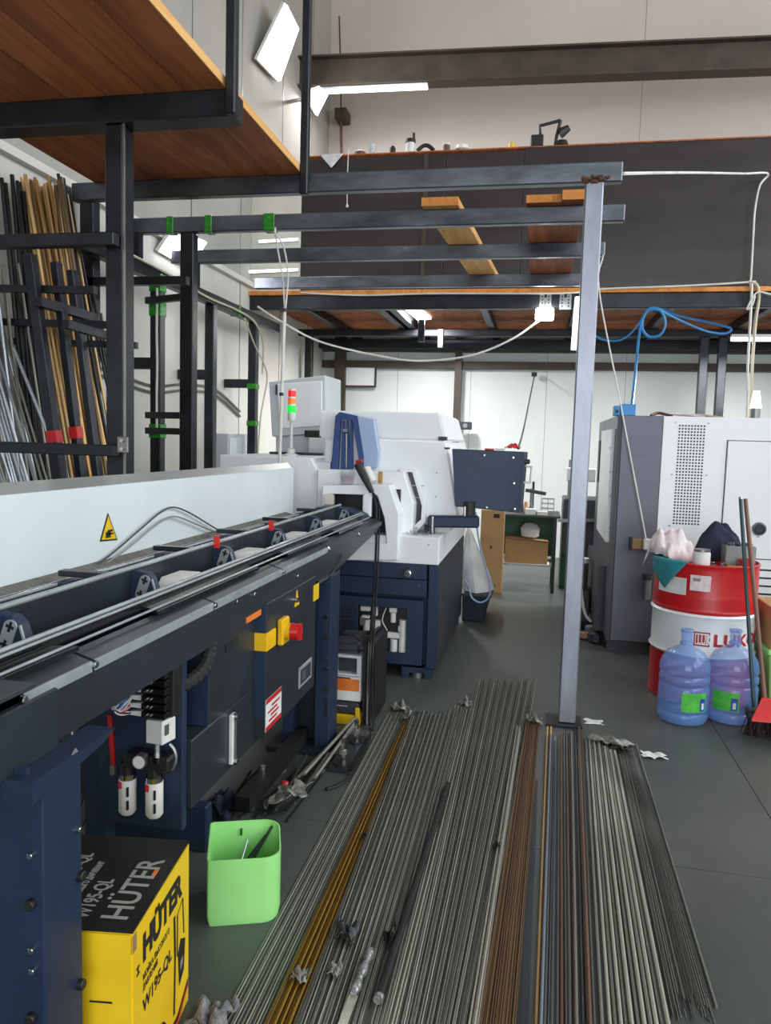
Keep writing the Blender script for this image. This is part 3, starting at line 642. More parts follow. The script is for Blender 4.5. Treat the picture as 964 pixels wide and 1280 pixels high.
# pneumatic unit on the plate
def u(px, py, y=1.98): return at(px, py, Y=y)
a, b = u(182, 834), u(217, 897)
vm = MB().box(a.x, b.x, 1.98, 2.03, b.z, a.z).build('valve_manifold', 'black', bf, bevel=.003, label='black valve manifold')
pitch = (a.z-b.z)/6
for k in range(6):
    z = a.z-pitch*k
    v_ = MB().box(a.x+.004, b.x-.008, 1.945, 1.98, z-pitch*.85, z-pitch*.1).build('valve', 'black_gloss', vm, bevel=.002)
    for x_ in (a.x+.022, a.x+.034): MB().cyl((x_,1.938,z-pitch*.45), (x_,1.946,z-pitch*.45), .004, 6).build('valve_screw', 'chrome', v_)
    MB().hexa([(a.x-.035,1.955,z-.018),(a.x+.004,1.955,z-.02),(a.x+.004,1.955,z-.004),(a.x-.035,1.955,z-.008)], [(a.x-.035,1.97,z-.018),(a.x+.004,1.97,z-.02),(a.x+.004,1.97,z-.004),(a.x-.035,1.97,z-.008)]).build('connector', 'white_plastic', v_)
cols = ['cable_white','blue_plastic','door_blue','rag_pink','print_red','cable_white','door_blue','rod_brass','blue_plastic','cable_white','door_blue_pale','rag_navy']
w0, w1 = u(168, 897, 1.94), u(146, 850, 1.98)
for k in range(18):
    z = a.z-pitch*(k % 6)-.012; s_ = random.uniform(-.012,.012)
    pts = bez((a.x-.03,1.96,z), (a.x-.06+s_,1.93,w0.z-.02+.002*k), (w1.x+.004*(k % 5),1.93+s_,w0.z+.004*(k % 7)), (w1.x+.003*k,1.98,w1.z+s_), 12)
    MB().tube(pts, .0027, 5).build('wire', cols[k % len(cols)], bf, smooth=True)
c0, c1, c2, c3 = u(182,900,1.95), u(203,903,1.93), u(220,895,2.0), u(182,929,1.95)
hz = c0.z-c3.z
T_ = [c0, c1, c2, Vector((c0.x+.02, 2.01, c0.z))]
ps = MB().hexa([v-Vector((0,0,hz)) for v in T_], T_).build('pressure_switch', 'white_plastic', bf, bevel=.003, label='white pressure switch')
e1 = c2-c1; q = [c1+e1*.15+Vector((.002,-.001,-.012)), c1+e1*.45+Vector((.002,-.001,-.012))]
MB().hexa([q[0], q[1], q[1]-Vector((0,0,.03)), q[0]-Vector((0,0,.03))], [v+Vector((-.001,.002,0)) for v in (q[0], q[1], q[1]-Vector((0,0,.03)), q[0]-Vector((0,0,.03)))]).build('switch_display', 'dull_metal', ps)
f0, f1 = u(197,930,1.97), u(197,946,1.97); MB().cyl(f1, f0, .009, 6).build('brass_fitting', 'chrome', ps)
MB().tube(bez(u(212,930), u(224,940), u(221,955), u(215,962), 8), .0045, 6).build('air_line', 'dull_metal', bf, smooth=True)
g0, g1 = u(156,940), u(214,966); fb = MB().box(g0.x, g1.x, 1.965, 2.03, g1.z, g0.z).build('regulator_body', 'black', bf, bevel=.008)
p = u(196,950,1.96); MB().cyl((p.x,1.97,p.z-.006), (p.x,1.97,p.z+.012), .026, 14).build('regulator_cap', 'black_gloss', fb, smooth=True)
p = u(173.5,953,1.945); MB().cyl((p.x,1.97,p.z), (p.x,1.945,p.z), .021, 18).build('pressure_gauge', 'dull_metal', fb, smooth=True); MB().cyl((p.x,1.946,p.z), (p.x,1.9435,p.z), .018, 18).build('gauge_face', 'paper', fb)
for px, py in ((159.5, 991), (193, 995)):
    p = u(px, py, 1.985); T0 = u(px, 960, 1.985).z
    f_ = MB().lathe([(.018,-.062),(.0255,-.052),(.0255,.045)], (p.x,1.985,p.z), 18).build('filter_bowl', 'white_plastic', bf, smooth=True, label='white filter cartridge')
    MB().cyl((p.x,1.985,p.z+.045), (p.x,1.985,p.z+.060), .024, 18).build('filter_ring', 'chrome', f_, smooth=True)
    MB().cyl((p.x,1.985,p.z+.060), (p.x,1.985,T0+.02), .02, 14).build('filter_head', 'black', f_, smooth=True)
    for z_ in (.014, -.026): MB().cbox((p.x+.013,1.962,p.z+z_), (.005,.006,.028)).build('sight_slot', 'black', f_)
    MB().cbox((p.x-.009,1.9605,p.z+.033), (.010,.005,.02)).build('pink_tag', 'red_plastic', f_)
MB().cyl(at(137,893,Y=2.03), at(142,955,Y=2.03), .0085, 10).build('red_pipe', 'red', bf, smooth=True); p = at(142,955,Y=2.03); MB().cyl(p-Vector((0,0,.03)), p, .011, 8).build('pipe_fitting', 'dull_metal', bf)
# near leg
XL = -.88
lg = MB().prism([(-1.40,0),(XL,0),(XL,.86),(-1.40,.86)], 'y', 1.235, 1.36).build('leg', 'navy', bf, bevel=.004, label='broad navy leg near the box')
MB().hexa([(XL-.06,1.20,.82),(XL+.004,1.20,.82),(XL+.004,1.20,.862),(XL-.06,1.20,.862)], [(XL-.06,1.48,.845),(XL+.004,1.43,.845),(XL+.004,1.48,.862),(XL-.06,1.48,.862)]).build('leg_flange', 'navy', lg)
MB().box(-1.42, -.93, .75, 1.36, .86, .985).build('near_beam', 'feeder_dark', bf, bevel=.003)
for px, py in ((39,1069),(40,1187),(41,1213),(98,1037)):
    p = at(px, py, Y=1.232) if px < 55 else at(px, py, X=XL+.002)
    (MB().cyl((p.x,1.225,p.z), (p.x,1.237,p.z), .0065, 10) if px < 55 else MB().cyl((XL-.002,p.y,p.z), (XL+.008,p.y,p.z), .0065, 10)).build('leg_bolt', 'chrome', lg, bevel=.0015)
for px, py in ((39,1130),(40,1272)):
    p = at(px, py, Y=1.232); MB().cyl((p.x,1.222,p.z), (p.x,1.237,p.z), .011, 12).build('leg_stud', 'black', lg, bevel=.002)
for px, py in ((100,1095),(100,1230)):
    p = at(px, py, X=XL+.002); MB().cyl((XL-.002,p.y,p.z), (XL+.012,p.y,p.z), .011, 12).build('leg_stud', 'black', lg, bevel=.002)
p = at(71, 969, X=XL); MB().cyl((XL-.001,p.y,p.z), (XL+.0008,p.y,p.z), .011, 16).build('leg_hole', 'black', lg)
p = at(93, 948, X=XL); MB().prism([(p.y-.012,p.z-.02),(p.y+.008,p.z-.016),(p.y+.014,p.z+.008),(p.y+.004,p.z+.02),(p.y-.010,p.z+.010)], 'x', XL-.001, XL+.001).build('worn_patch', 'guard_lip', lg)
MB().bar((-.92, 1.228, .84), (-.92, 1.228, .875), .03, .012).build('leg_lug', 'navy', lg)
# second leg: two flanges, web and base plate
l2 = MB().box(-1.16, -1.105, 3.46, 3.60, .02, .86).build('leg', 'navy', bf, label='open channel leg by the cabinet')
MB().box(-1.0, -.93, 3.46, 3.62, .02, .86).build('leg_flange', 'navy', l2, bevel=.003); MB().box(-1.105, -1.0, 3.56, 3.60, .02, .86).build('leg_web', 'feeder_dark', l2)
MB().box(-1.105, -1.0, 3.46, 3.475, .42, .86).build('leg_panel', 'navy', l2); MB().box(-1.22, -.785, 3.40, 3.66, 0, .022).build('base_plate', 'feeder_dark', l2, bevel=.002); MB().box(-.87, -.785, 3.255, 3.40, .003, .022).build('base_ear', 'feeder_dark', l2)
for py in (771, 823, 836, 874):
    p = at(408, py, Y=3.458); MB().cyl((p.x,3.45,p.z), (p.x,3.462,p.z), .009, 10).build('leg_bolt', 'chrome', l2)
for py in (797, 862):
    p = at(408, py, Y=3.458); MB().cyl((p.x,3.45,p.z), (p.x,3.462,p.z), .013, 10).build('leg_stud', 'black', l2)
p = at(407, 888, Y=3.458); MB().box(p.x-.007, p.x+.007, 3.4585, 3.462, p.z-.04, p.z+.04).build('leg_slot', 'black', l2)
for px, py in ((434,952),(450,925)):
    p = at(px, py+4, Z=.02); p.x = -.815
    f_ = MB().cyl((p.x,p.y,.0), (p.x,p.y,.03), .04 if px < 440 else .03, 18).build('levelling_foot', 'black', bf, smooth=True); MB().cyl((p.x,p.y,.03), (p.x,p.y,.14), .011, 8).build('foot_screw', 'chrome', f_); MB().cyl((p.x,p.y,.07), (p.x,p.y,.09), .019, 6).build('foot_nut', 'dull_metal', f_)
p = at(325, 940, Z=.06); MB().hexa([(-1.10,2.72,.044),(-1.04,2.72,.044),(-1.04,2.72,.104),(-1.10,2.72,.104)], [(-1.10,3.5,.031),(-1.04,3.5,.031),(-1.04,3.5,.091),(-1.10,3.5,.091)]).build('floor_rail', 'black', bf); MB().cyl((-1.07,2.95,.094), (-1.07,2.95,.134), .012, 6).build('rail_bolt', 'chrome', bf)
# ---------------------------------------------------------------- sliding head lathe
YL = 4.72
la = thing('cnc_lathe', 'white and navy sliding head lathe fed by the bar feeder', 'machine', (-1.2, 5.4, 0))
def xz(pts, y): return [((p := at(a, b, Y=y)).x, p.z) for a, b in pts]
# navy base
MB().box(-1.95, -.60, 4.80, 6.40, .07, .73).build('base_body', 'navy', la, bevel=.004)
MB().box(-.60, -.585, 4.80, 6.40, .07, .73).build('base_side_panel', 'charcoal', la, label='dark side panel')
MB().box(-1.95, -.655, YL, 4.80, .637, .735).build('base_drawer', 'navy', la, bevel=.003)
MB().box(-1.95, -.652, YL-.01, 4.80, .53, .635).build('base_strip', 'navy', la, bevel=.003)
MB().box(-.645, -.585, YL-.004, 4.80, .07, .73).build('corner_column', 'navy', la, bevel=.006)
dr = MB().ring([(-1.95,.085),(-.668,.085),(-.668,.505),(-1.95,.505)], [(-1.09,.16),(-.775,.16),(-.775,.445),(-1.09,.445)], 'y', YL, YL+.02).build('base_door', 'navy', la, bevel=.003)
MB().box(-1.12, -.74, 4.775, 4.80, .13, .47).build('recess_back', 'black', dr)
for k in range(12):
    z = .44-.024*k; MB().box(-1.20, -1.13, YL-.001, YL+.001, z-.006, z+.004).build('vent_slot', 'black', dr)
MB().cyl((-.765,YL-.06,.682), (-.765,YL,.682), .024, 18).build('drain_cap', 'chrome', la, smooth=True); MB().cyl((-.765,YL-.075,.682), (-.765,YL-.06,.682), .018, 6).build('drain_nut', 'chrome', la)
for x, z in ((-.70,.60),(-.70,.47)): MB().cyl((x,YL-.016,z), (x,YL,z), .006, 8).build('panel_screw', 'chrome', la)
# air fittings in the recess
def rc(px, py): return at(px, py, Y=4.75)
def unit(name, px0, py0, px1, py1, mt, bev=.004):
    a, b = rc(px0, py0), rc(px1, py1); return MB().box(a.x, b.x, 4.74, 4.775, b.z, a.z).build(name, mt, dr, bevel=bev)
unit('valve_block', 451, 757, 463, 764, 'white_plastic'); unit('valve_block', 452, 769, 462, 773, 'white_plastic'); unit('valve_block', 466, 757, 472, 770, 'white_plastic')
unit('fitting_cluster', 450, 770, 456, 782, 'dull_metal'); unit('paper_tag', 457, 775, 462, 788, 'paper', .001); unit('paper_tag', 465, 775, 475, 788, 'paper', .001)
unit('regulator', 487, 758, 496, 766, 'white_plastic'); a, b = rc(491.5, 766), rc(491.5, 778); MB().cyl((a.x,4.76,b.z), (a.x,4.76,a.z), .018, 12).build('regulator_bowl', 'white_plastic', dr, smooth=True)
unit('filter_head', 483, 790, 508, 799, 'white_plastic'); unit('filter_side', 498, 782, 502, 790, 'white_plastic')
for px, y0, y1 in ((492.5, 799, 818), (504, 775, 818)):
    a, b = rc(px, y0), rc(px, y1); MB().cyl((a.x,4.755,b.z), (a.x,4.755,a.z), .024, 14).build('filter_bowl', 'white_plastic', dr, smooth=True)
for c_ in (((484,757),(478,775),(484,790),(476,802)), ((472,795),(478,805),(482,798),(480,815)), ((456,780),(455,790),(460,795),(476,793))):
    MB().tube(smooth_path([rc(*q) for q in c_], 5), .004, 5).build('air_hose', 'cable_white', dr, smooth=True)
# feet
for x in (-.70, -1.5):
    f_ = MB().prism([(x-.10,.07),(x+.10,.07),(x+.09,.0),(x+.05,.0),(x+.05,.035),(x-.05,.035),(x-.05,.0),(x-.09,.0)], 'y', YL+.01, YL+.12).build('foot_bracket', 'navy', la)
    MB().cyl((x,YL+.06,0), (x,YL+.06,.07), .04, 14).build('foot_pad', 'dull_metal', f_, smooth=True)
MB().box(-.68, -.60, 6.25, 6.38, 0, .07).build('foot_bracket', 'navy', la)
# white lower housing, ledge on the right
MB().box(-1.95, -.585, YL, 6.40, .735, .905).build('lower_housing', 'machine_white', la, bevel=.004)
for x, z in ((-.65,.86),(-.86,.85),(-1.05,.80)): MB().cyl((x,YL-.003,z), (x,YL,z), .005, 8).build('panel_screw', 'dull_metal', la)
# spindle housing and its open front cover
MB().prism([(-1.42,.905),(-.78,.905),(-.775,1.10),(-.845,1.30),(-1.42,1.30)], 'y', 4.86, 5.3).build('spindle_housing', 'machine_white', la, bevel=.006)
ou = xz(((400,700),(497,700),(499,642),(487,606),(404,607)), 4.70); iu = xz(((411,679),(484,679),(481,648),(472,619),(411,617)), 4.70)
fc = MB().ring(ou, iu, 'y', 4.69, 4.86).build('front_cover', 'machine_white', la, bevel=.004)
MB().box(-1.34, -.86, 4.852, 4.859, .80, 1.19).build('cover_inside', 'black', fc)
a, b = at(405, 617, Y=4.67), at(417, 632, Y=4.67); MB().box(a.x, b.x, 4.66, 4.70, b.z, a.z).build('cream_stop', 'panel_white', fc, bevel=.008, seg=2)
a, b = at(454, 617, Y=4.67), at(464, 648, Y=4.67); MB().box(a.x, b.x, 4.66, 4.70, b.z, a.z).build('white_stop', 'machine_white', fc, bevel=.01, seg=2)
MB().bar(at(485,640,Y=4.695), at(497,690,Y=4.695), .008, .012, (0,1,0)).build('cover_rib', 'machine_white', fc)
# hood in two tiers with the slanted black window slot
lo_ = [at(*q, Y=5.05) for q in ((470,552),(563,552),(577,640),(576,655),(532,662))]
MB().prism([(-1.42,.905),(-.56,.905),(-.50,1.0),(-.60,1.50),(-1.42,1.50)], 'y', 5.02, 6.3).build('hood_body', 'machine_white', la, bevel=.01)
MB().prism([(-1.47,1.505),(-.60,1.505),(-.655,1.69),(-1.47,1.69)], 'y', 5.06, 6.25).build('hood_top', 'machine_white', la, bevel=.012, seg=2)
sl_o = xz(((500,586),(521,588),(533,630),(533,652),(515,672),(515,640)), 4.98); sl_i = xz(((506,590),(516,590),(528,632),(527,649),(519,656),(519,636)), 4.98)
sf = MB().ring(sl_o, sl_i, 'y', 4.955, 5.03).build('slot_frame', 'machine_white', la, bevel=.003)
MB().prism(xz(((504,588),(519,590),(530,632),(529,651),(518,658),(518,636)), 5.0), 'y', 5.005, 5.015).build('slot_window', 'black_gloss', sf)
for py in (607, 622): 
    p = at(522, py, Y=4.99); MB().box(p.x-.04, p.x+.04, 4.995, 5.004, p.z-.003, p.z+.003).build('slot_bar', 'dull_metal', sf)
MB().box(-.655,-.60,5.04,5.10,1.51,1.535).build('hood_hinge', 'charcoal', la, bevel=.003); MB().bar((-.61,5.03,1.46), (-.575,5.03,1.46), .02, .012).build('hood_latch', 'charcoal', la)
for px, py in ((546,591),(545,621)): p = at(px, py, Y=5.018); MB().cyl((p.x,5.012,p.z), (p.x,5.022,p.z), .005, 8).build('panel_screw', 'dull_metal', la)
# metal chips on the ledge
ch = MB()
for i in range(160):
    t = random.random(); p = Vector((-.82+.14*random.random()+.05*t, 4.80+.2*random.random(), .907+.035*random.random()*(1-t)))
    ch.bar(p, p+Vector((random.uniform(-.02,.02), random.uniform(-.02,.02), random.uniform(-.004,.012))), .003, .002)
ch.build('metal_chips', 'dull_metal', la, kind='stuff')
# blue sliding door
bd = MB().prism(xz(((420,520),(425,515),(447,520),(456,570),(456,588),(450,588),(449,572),(441,526),(426,524),(423,588),(414,588)), 4.97), 'y', 4.955, 5.06).build('blue_door_frame', 'door_blue', la, bevel=.003, label='blue door frame')
MB().prism(xz(((426,522),(443,524),(450,575),(450,588),(422,588)), 5.0), 'y', 5.0, 5.012).build('door_recess', 'machine_grey', bd)
for px in (428, 433, 438): MB().prism(xz(((px,526),(px+3.4,526),(px+4,586),(px-2,586)), 4.99), 'y', 4.985, 5.0).build('door_fold', 'door_blue', bd, bevel=.002)
MB().prism(xz(((447,520),(468,524),(474,566),(472,584),(455,588),(455,570)), 4.965), 'y', 4.95, 5.02).build('door_pane', 'door_blue_pale', bd, bevel=.004)
MB().cyl(at(433,542,Y=4.96), at(433,585,Y=4.96), .005, 6).build('door_rod', 'chrome', bd); p = at(432,538,Y=4.96); MB().cbox(p, (.03,.015,.02)).build('door_catch', 'dull_metal', bd)
# body on the left, electrical cabinet above
MB().prism([(-2.12,.735),(-1.40,.735),(-1.40,1.24),(-1.48,1.372),(-2.12,1.372)], 'y', 4.90, 6.3).build('left_housing', 'machine_white', la, bevel=.006)
MB().box(-1.48, -1.36, 4.95, 5.02, 1.0, 1.345).build('left_wing', 'machine_grey', la, bevel=.004)
ec = MB().prism(xz(((336,477),(407,469),(407,541),(340,546)), 5.9), 'y', 5.9, 6.38).build('electrical_cabinet', 'machine_grey', la, bevel=.006, label='light grey electrical cabinet')
MB().prism(xz(((347,480),(403,476),(403,532),(350,536)), 5.895), 'y', 5.885, 5.90).build('cabinet_door', 'machine_white', ec, bevel=.004)
p = at(346,484,Y=5.88); MB().box(p.x-.01,p.x+.004,5.878,5.885,p.z-.06,p.z+.02).build('cabinet_hinge', 'charcoal', ec); p = at(404,527,Y=5.88); MB().box(p.x-.006,p.x+.006,5.876,5.885,p.z-.02,p.z+.02).build('cabinet_latch', 'charcoal', ec)
MB().prism(xz(((345,546),(400,543),(414,566),(345,568)), 5.95), 'y', 5.95, 6.3).build('cabinet_stand', 'machine_grey', la)
a, b = at(386,547,Y=5.7), at(417,568,Y=5.7); MB().box(a.x,b.x,5.7,5.95,1.37,a.z).build('white_module', 'machine_white', la, bevel=.005)
a, b = at(382,541,Y=5.75), at(400,547,Y=5.75); MB().box(a.x,b.x,5.72,5.78,b.z,a.z+.02).build('cable_gland', 'black', la, bevel=.004); MB().box(-2.0,-1.62,5.55,5.7,1.372,1.39).build('dark_tray', 'charcoal', la)
# signal tower
st = thing('signal_tower', 'stacked red, orange and green signal light on a white stem by the lathe', 'signal light', (-1.66, 5.1, 1.372))
p = at(364, 560, Y=5.1); sx = p.x
def sz(py): return at(364, py, Y=5.1).z
MB().lathe([(.05,0),(.05,.012),(.028,.02),(.026,.05),(.012,.058)], (sx,5.1,1.372), 16).build('base', 'white_plastic', st, smooth=True)
MB().cyl((sx,5.1,1.42), (sx,5.1,sz(524)), .011, 10).build('stem', 'white_plastic', st, smooth=True)
for n_, m_, y0, y1, r_ in (('socket','white_plastic',516,526,.028),('green_lens','led_green',507,516,.029),('spacer','white_plastic',504,507,.026),('orange_lens','led_orange',498,505,.027),('spacer','white_plastic',495,498,.026),('red_lens','led_red',488.5,496,.027),('cap','white_plastic',486,488.5,.024)):
    MB().cyl((sx,5.1,sz(y1)), (sx,5.1,sz(y0)), r_, 16).build(n_, m_, st, smooth=True)
# control pendant on its arm
pe = thing('control_pendant', 'navy control pendant box on a swing arm beside the lathe hood', 'control panel', (-.35, 5.0, .905))
f0 = [at(*q, Y=4.98) for q in ((565,561),(656,565),(649,641),(569,633))]
f0[1] = at(656,565,Y=5.03); f0[2] = at(649,641,Y=5.03)
pb = MB().hexa([f0[3],f0[2],f0[1],f0[0]], [v+Vector((.02,.11,0)) for v in (f0[3],f0[2],f0[1],f0[0])]).build('pendant_box', 'navy', pe, bevel=.004)
for u in ((571,567),(606,569),(642,572),(573,600),(643,604),(575,631),(609,634),(644,636)):
    p = at(*u, Y=5.0); MB().cyl(p+Vector((0,-.012,0)), p+Vector((0,.03,0)), .006, 8).build('pendant_screw', 'chrome', pb)
h0 = at(655,583,Y=5.10); h1 = at(653,603,Y=5.10); o_ = Vector((.05,0,0))
MB().tube([h0-Vector((.04,0,0)), h0+o_, h1+o_, h1-Vector((.04,0,0))], .009, 8).build('pendant_handle', 'white_plastic', pe, smooth=True)
p = at(657,577,Y=5.08); MB().cbox(p, (.06,.04,.03)).build('pendant_knob', 'black', pe, bevel=.006)
ar = [at(531,646,Y=4.93), at(600,643,Y=5.05)]
MB().bar((-.692,4.950,.985), (-.36,4.965,.995), .085, .075).build('swing_arm', 'navy', pe, bevel=.01)
MB().cyl((-.68,4.955,.905), (-.68,4.955,.96), .035, 16).build('arm_base', 'black', pe, smooth=True); MB().cyl((-.655,4.915,.91), (-.655,4.915,1.02), .010, 10).build('arm_pin', 'chrome', pe, smooth=True)
MB().cyl((-.43,5.0,1.02), (-.43,5.0,1.12), .04, 16).build('arm_joint', 'black', pe, smooth=True); MB().cyl((-.455,4.965,1.02), (-.455,4.965,1.09), .010, 10).build('arm_pin', 'chrome', pe, smooth=True)
# hand things lying on the lathe and pendant
g0, g1 = at(447,580,Y=4.69), at(465,615,Y=4.655)
gn = thing('inspection_lamp', 'black handheld work lamp with white head resting on the lathe cover', 'work lamp', g0)
MB().tube([g0, g0.lerp(g1,.5), g1], [.026,.024,.016], 12).build('grip', 'black', gn, smooth=True)
q0, q1 = at(457,584,Y=4.78), at(466,602,Y=4.76); MB().bar(q0, q1, .06, .04).build('head', 'white_plastic', gn, bevel=.006); MB().cyl(g0+Vector((-.01,0,.012)), g0+Vector((.03,0,.02)), .012, 10).build('red_button', 'red', gn)
MB().cbox(at(475.5,597,Y=4.8), (.026,.026,.075)).build('brass_block', 'rod_brass', label='small brass block standing beside the handheld lamp', cat='block', bevel=.004)
tb = thing('parts_tub', 'clear plastic tub of red bits standing on the lathe cover', 'tub', at(434,604,Y=4.80)); c = at(434,605,Y=4.80)
MB().lathe([(.04,0),(.05,.085),(.047,.085),(.038,.004)], (c.x,4.80,1.215), 16).build('tub', 'clear_plastic', tb, smooth=True)
rb = MB()
for i in range(36): rb.cbox((c.x+random.uniform(-.026,.026), 4.80+random.uniform(-.026,.026), 1.226+random.random()*.045), (.012,.012,.012))
rb.build('red_bits', 'red_plastic', tb, kind='stuff')
for i, px in enumerate((612, 625, 641)):
    p = at(px, 562, Y=5.08); z = p.z
    if i < 2: MB().cbox((p.x,5.08,z+.002), (.06,.05,.012)).build('scrap', 'red_plastic' if i == 0 else 'paper', label=('red rag scrap' if i == 0 else 'white slip')+' lying on top of the control pendant', cat='scrap', bevel=.003)
    else:
        MB().grid(8, 6, lambda u, v: (p.x-.05+.1*u, 5.04+.08*v, z+.012+.03*math.sin(math.pi*u)*math.sin(math.pi*v)+.006*math.sin(17*u+5*v))).build('red_cloth', 'red_plastic', thick=.003, smooth=True, label='crumpled bright red cloth on top of the control pendant', cat='cloth')
# ---------------------------------------------------------------- machine on the right
YM, XM, ZM = 5.72, .535, 1.725
rm = thing('cnc_machine', 'large grey and white machine with perforated vent panel behind the drum', 'machine', (1.4, 6.3, 0))
xe = at(830, 520, Y=YM).x
MB().box(XM, 2.9, YM+.02, 7.45, .10, ZM).build('body', 'side_grey', rm, bevel=.006)
MB().box(XM+.02, 2.9, YM+.06, 7.38, .0, .10).build('plinth', 'charcoal', rm)
gp = MB().box(XM+.03, xe-.002, YM, YM+.02, .10, ZM).build('grey_panel', 'side_grey', rm, bevel=.003, label='dark grey front panel')
a, b = at(789, 545, Y=YM), at(812, 570, Y=YM); MB().box(a.x, b.x, YM-.002, YM, b.z, a.z).build('cover_plate', 'side_grey', gp, bevel=.001)
MB().box(XM, XM+.028, YM+.002, YM+.02, .10, ZM).build('edge_strip', 'charcoal', rm)
wp = MB().box(xe, 2.9, YM, YM+.02, .42, ZM).build('white_panel', 'machine_white', rm, bevel=.003, label='white front panel')
vh = MB(); c0, c1 = at(850, 532, Y=YM-.001), at(881, 532, Y=YM-.001); z1 = at(842, 654, Y=YM).z
for i in range(9):
    for j in range(33):
        x = c0.x+(c1.x-c0.x)*i/8; z = c0.z+(z1-c0.z)*j/32
        vh.add([(x-.0058,YM-.0012,z-.0058),(x+.0058,YM-.0012,z-.0058),(x+.0058,YM-.0012,z+.0058),(x-.0058,YM-.0012,z+.0058)], [(0,1,2,3)])
vh.build('vent_hole', 'black', wp, kind='stuff')
for px, py in ((845,528),(886,529),(840,593),(883,594),(837,657)):
    p = at(px, py, Y=YM); MB().cyl((p.x,YM-.004,p.z), (p.x,YM+.002,p.z), .006, 8).build('panel_screw', 'dull_metal', wp)
a, b = at(909, 550, Y=YM), at(904, 697, Y=YM)
MB().box(a.x, 2.6, YM-.0015, YM, b.z, a.z).build('door_gap', 'charcoal', wp); MB().box(a.x+.006, 2.594, YM-.012, YM, b.z+.006, a.z-.006).build('machine_door', 'machine_white', wp, bevel=.003)
p = at(949, 661, Y=YM-.012); MB().lathe([(.04,0),(.04,.012),(.026,.014),(.026,.004)], (0,0,0), 20, False).build
T = frame((p.x, YM-.012, p.z), (1,0,0), (0,0,1))
MB(T).lathe([(.046,-.002),(.046,.01),(.034,.014),(.030,.002)], (0,0,0), 20).build('port_ring', 'side_grey', wp, smooth=True); MB(T).lathe([(.028,.0025),(.028,.012)], (0,0,0), 16).build('port_plug', 'black', wp, smooth=True)
p = at(950, 671, Y=YM-.012); MB().cyl((p.x-.01,YM-.02,p.z), (p.x-.01,YM-.01,p.z), .006, 8).build('panel_screw', 'dull_metal', wp)
MB().box(xe, 2.9, YM+.004, YM+.02, .10, .42).build('lower_panel', 'charcoal', rm)
for k in range(5):
    p = at(950, 712+10*k, Y=YM); MB().box(p.x-.09, p.x+.12, YM-.002, YM+.006, p.z-.008, p.z+.004).build('louvre', 'black', rm)
# left flank with the narrow white door
MB().box(XM-.03, XM, YM+.12, 6.75, .80, 1.63).build('side_door', 'machine_white', rm, bevel=.004, label='narrow white side door')
for py in (560, 590, 620, 660): p = at(763, py, X=XM-.03); MB().cyl((XM-.034,p.y,p.z), (XM-.028,p.y,p.z), .007, 8).build('panel_screw', 'dull_metal', rm)
MB().box(XM-.04, XM, 6.75, 6.9, 1.2, 1.55).build('side_hinge', 'charcoal', rm); MB().box(XM-.06, XM, 6.0, 7.2, .1, .6).build('side_skirt', 'charcoal', rm)
# fittings on the grey panel
p = at(800, 680, Y=YM-.03); MB().cbox((p.x-.02,YM-.02,p.z), (.07,.04,.075)).build('latch_block', 'kraft_dark', gp, bevel=.004); MB().cbox((p.x-.062,YM-.02,p.z), (.02,.05,.09)).build('latch_strap', 'black', gp, bevel=.004)
MB().cbox((p.x+.05,YM-.03,p.z), (.06,.05,.08)).build('clamp', 'white_plastic', gp, bevel=.008); MB().bar((p.x+.04,YM-.04,p.z+.03), (p.x+.2,YM-.04,p.z+.015), .02, .03).build('clamp_arm', 'white_plastic', gp, bevel=.004)
p = at(809, 735, Y=YM-.05); MB().cyl((p.x,YM-.05,p.z-.08), (p.x,YM-.05,p.z+.06), .028, 14).build('air_filter', 'dull_metal', gp, smooth=True); MB().cyl((p.x,YM-.05,p.z+.06), (p.x,YM-.05,p.z+.1), .034, 14).build('air_filter_cap', 'charcoal', gp, smooth=True)
MB().cbox((p.x,YM-.02,p.z+.02), (.03,.05,.03)).build('filter_mount', 'charcoal', gp)
# things on top of it
p = at(780, 519, Y=5.85); bb = thing('blue_box', 'bright blue plastic box on the corner of the grey machine', 'box', (p.x, 5.85, ZM))
MB().box(p.x-.03, p.x+.075, 5.8, 5.92, ZM, ZM+.085).build('body', 'blue_plastic', bb, bevel=.004); MB().box(p.x-.075, p.x-.034, 5.79, 5.90, ZM, ZM+.07).build('end_piece', 'blue_plastic', bb, bevel=.004); MB().cyl((p.x-.055,5.785,ZM+.03), (p.x-.055,5.79,ZM+.03), .012, 10).build('socket', 'black', bb)
p = at(944, 520, Y=5.95); bc = thing('beacon_lamp', 'white cone shaped beacon lamp on a metal foot on the white machine', 'lamp', (p.x, 5.95, ZM))
MB().cyl((p.x,5.95,ZM), (p.x,5.95,ZM+.085), .032, 14).build('foot', 'dull_metal', bc, smooth=True); MB().cyl((p.x,5.95,ZM+.08), (p.x,5.95,ZM+.20), .038, 14, .02).build('shade', 'lamp_white', bc, smooth=True)
for k, (x0, x1, m_) in enumerate(((814, 840, 'rod_rust'), (818, 880, 'rag_pink'), (850, 905, 'cable_beige'))):
    a, b = at(x0, 518, Y=6.0+.1*k), at(x1, 520, Y=6.0+.1*k)
    MB().tube(smooth_path([(a.x,6.0+.1*k,ZM+.012),(a.x*.6+b.x*.4,6.05+.1*k,ZM+.035),(b.x,5.98+.1*k,ZM+.012)], 8), .012, 6).build('hose_piece', m_, label=('rust brown','pale pink','beige')[k]+' hose lying on top of the white machine', cat='hose', smooth=True)

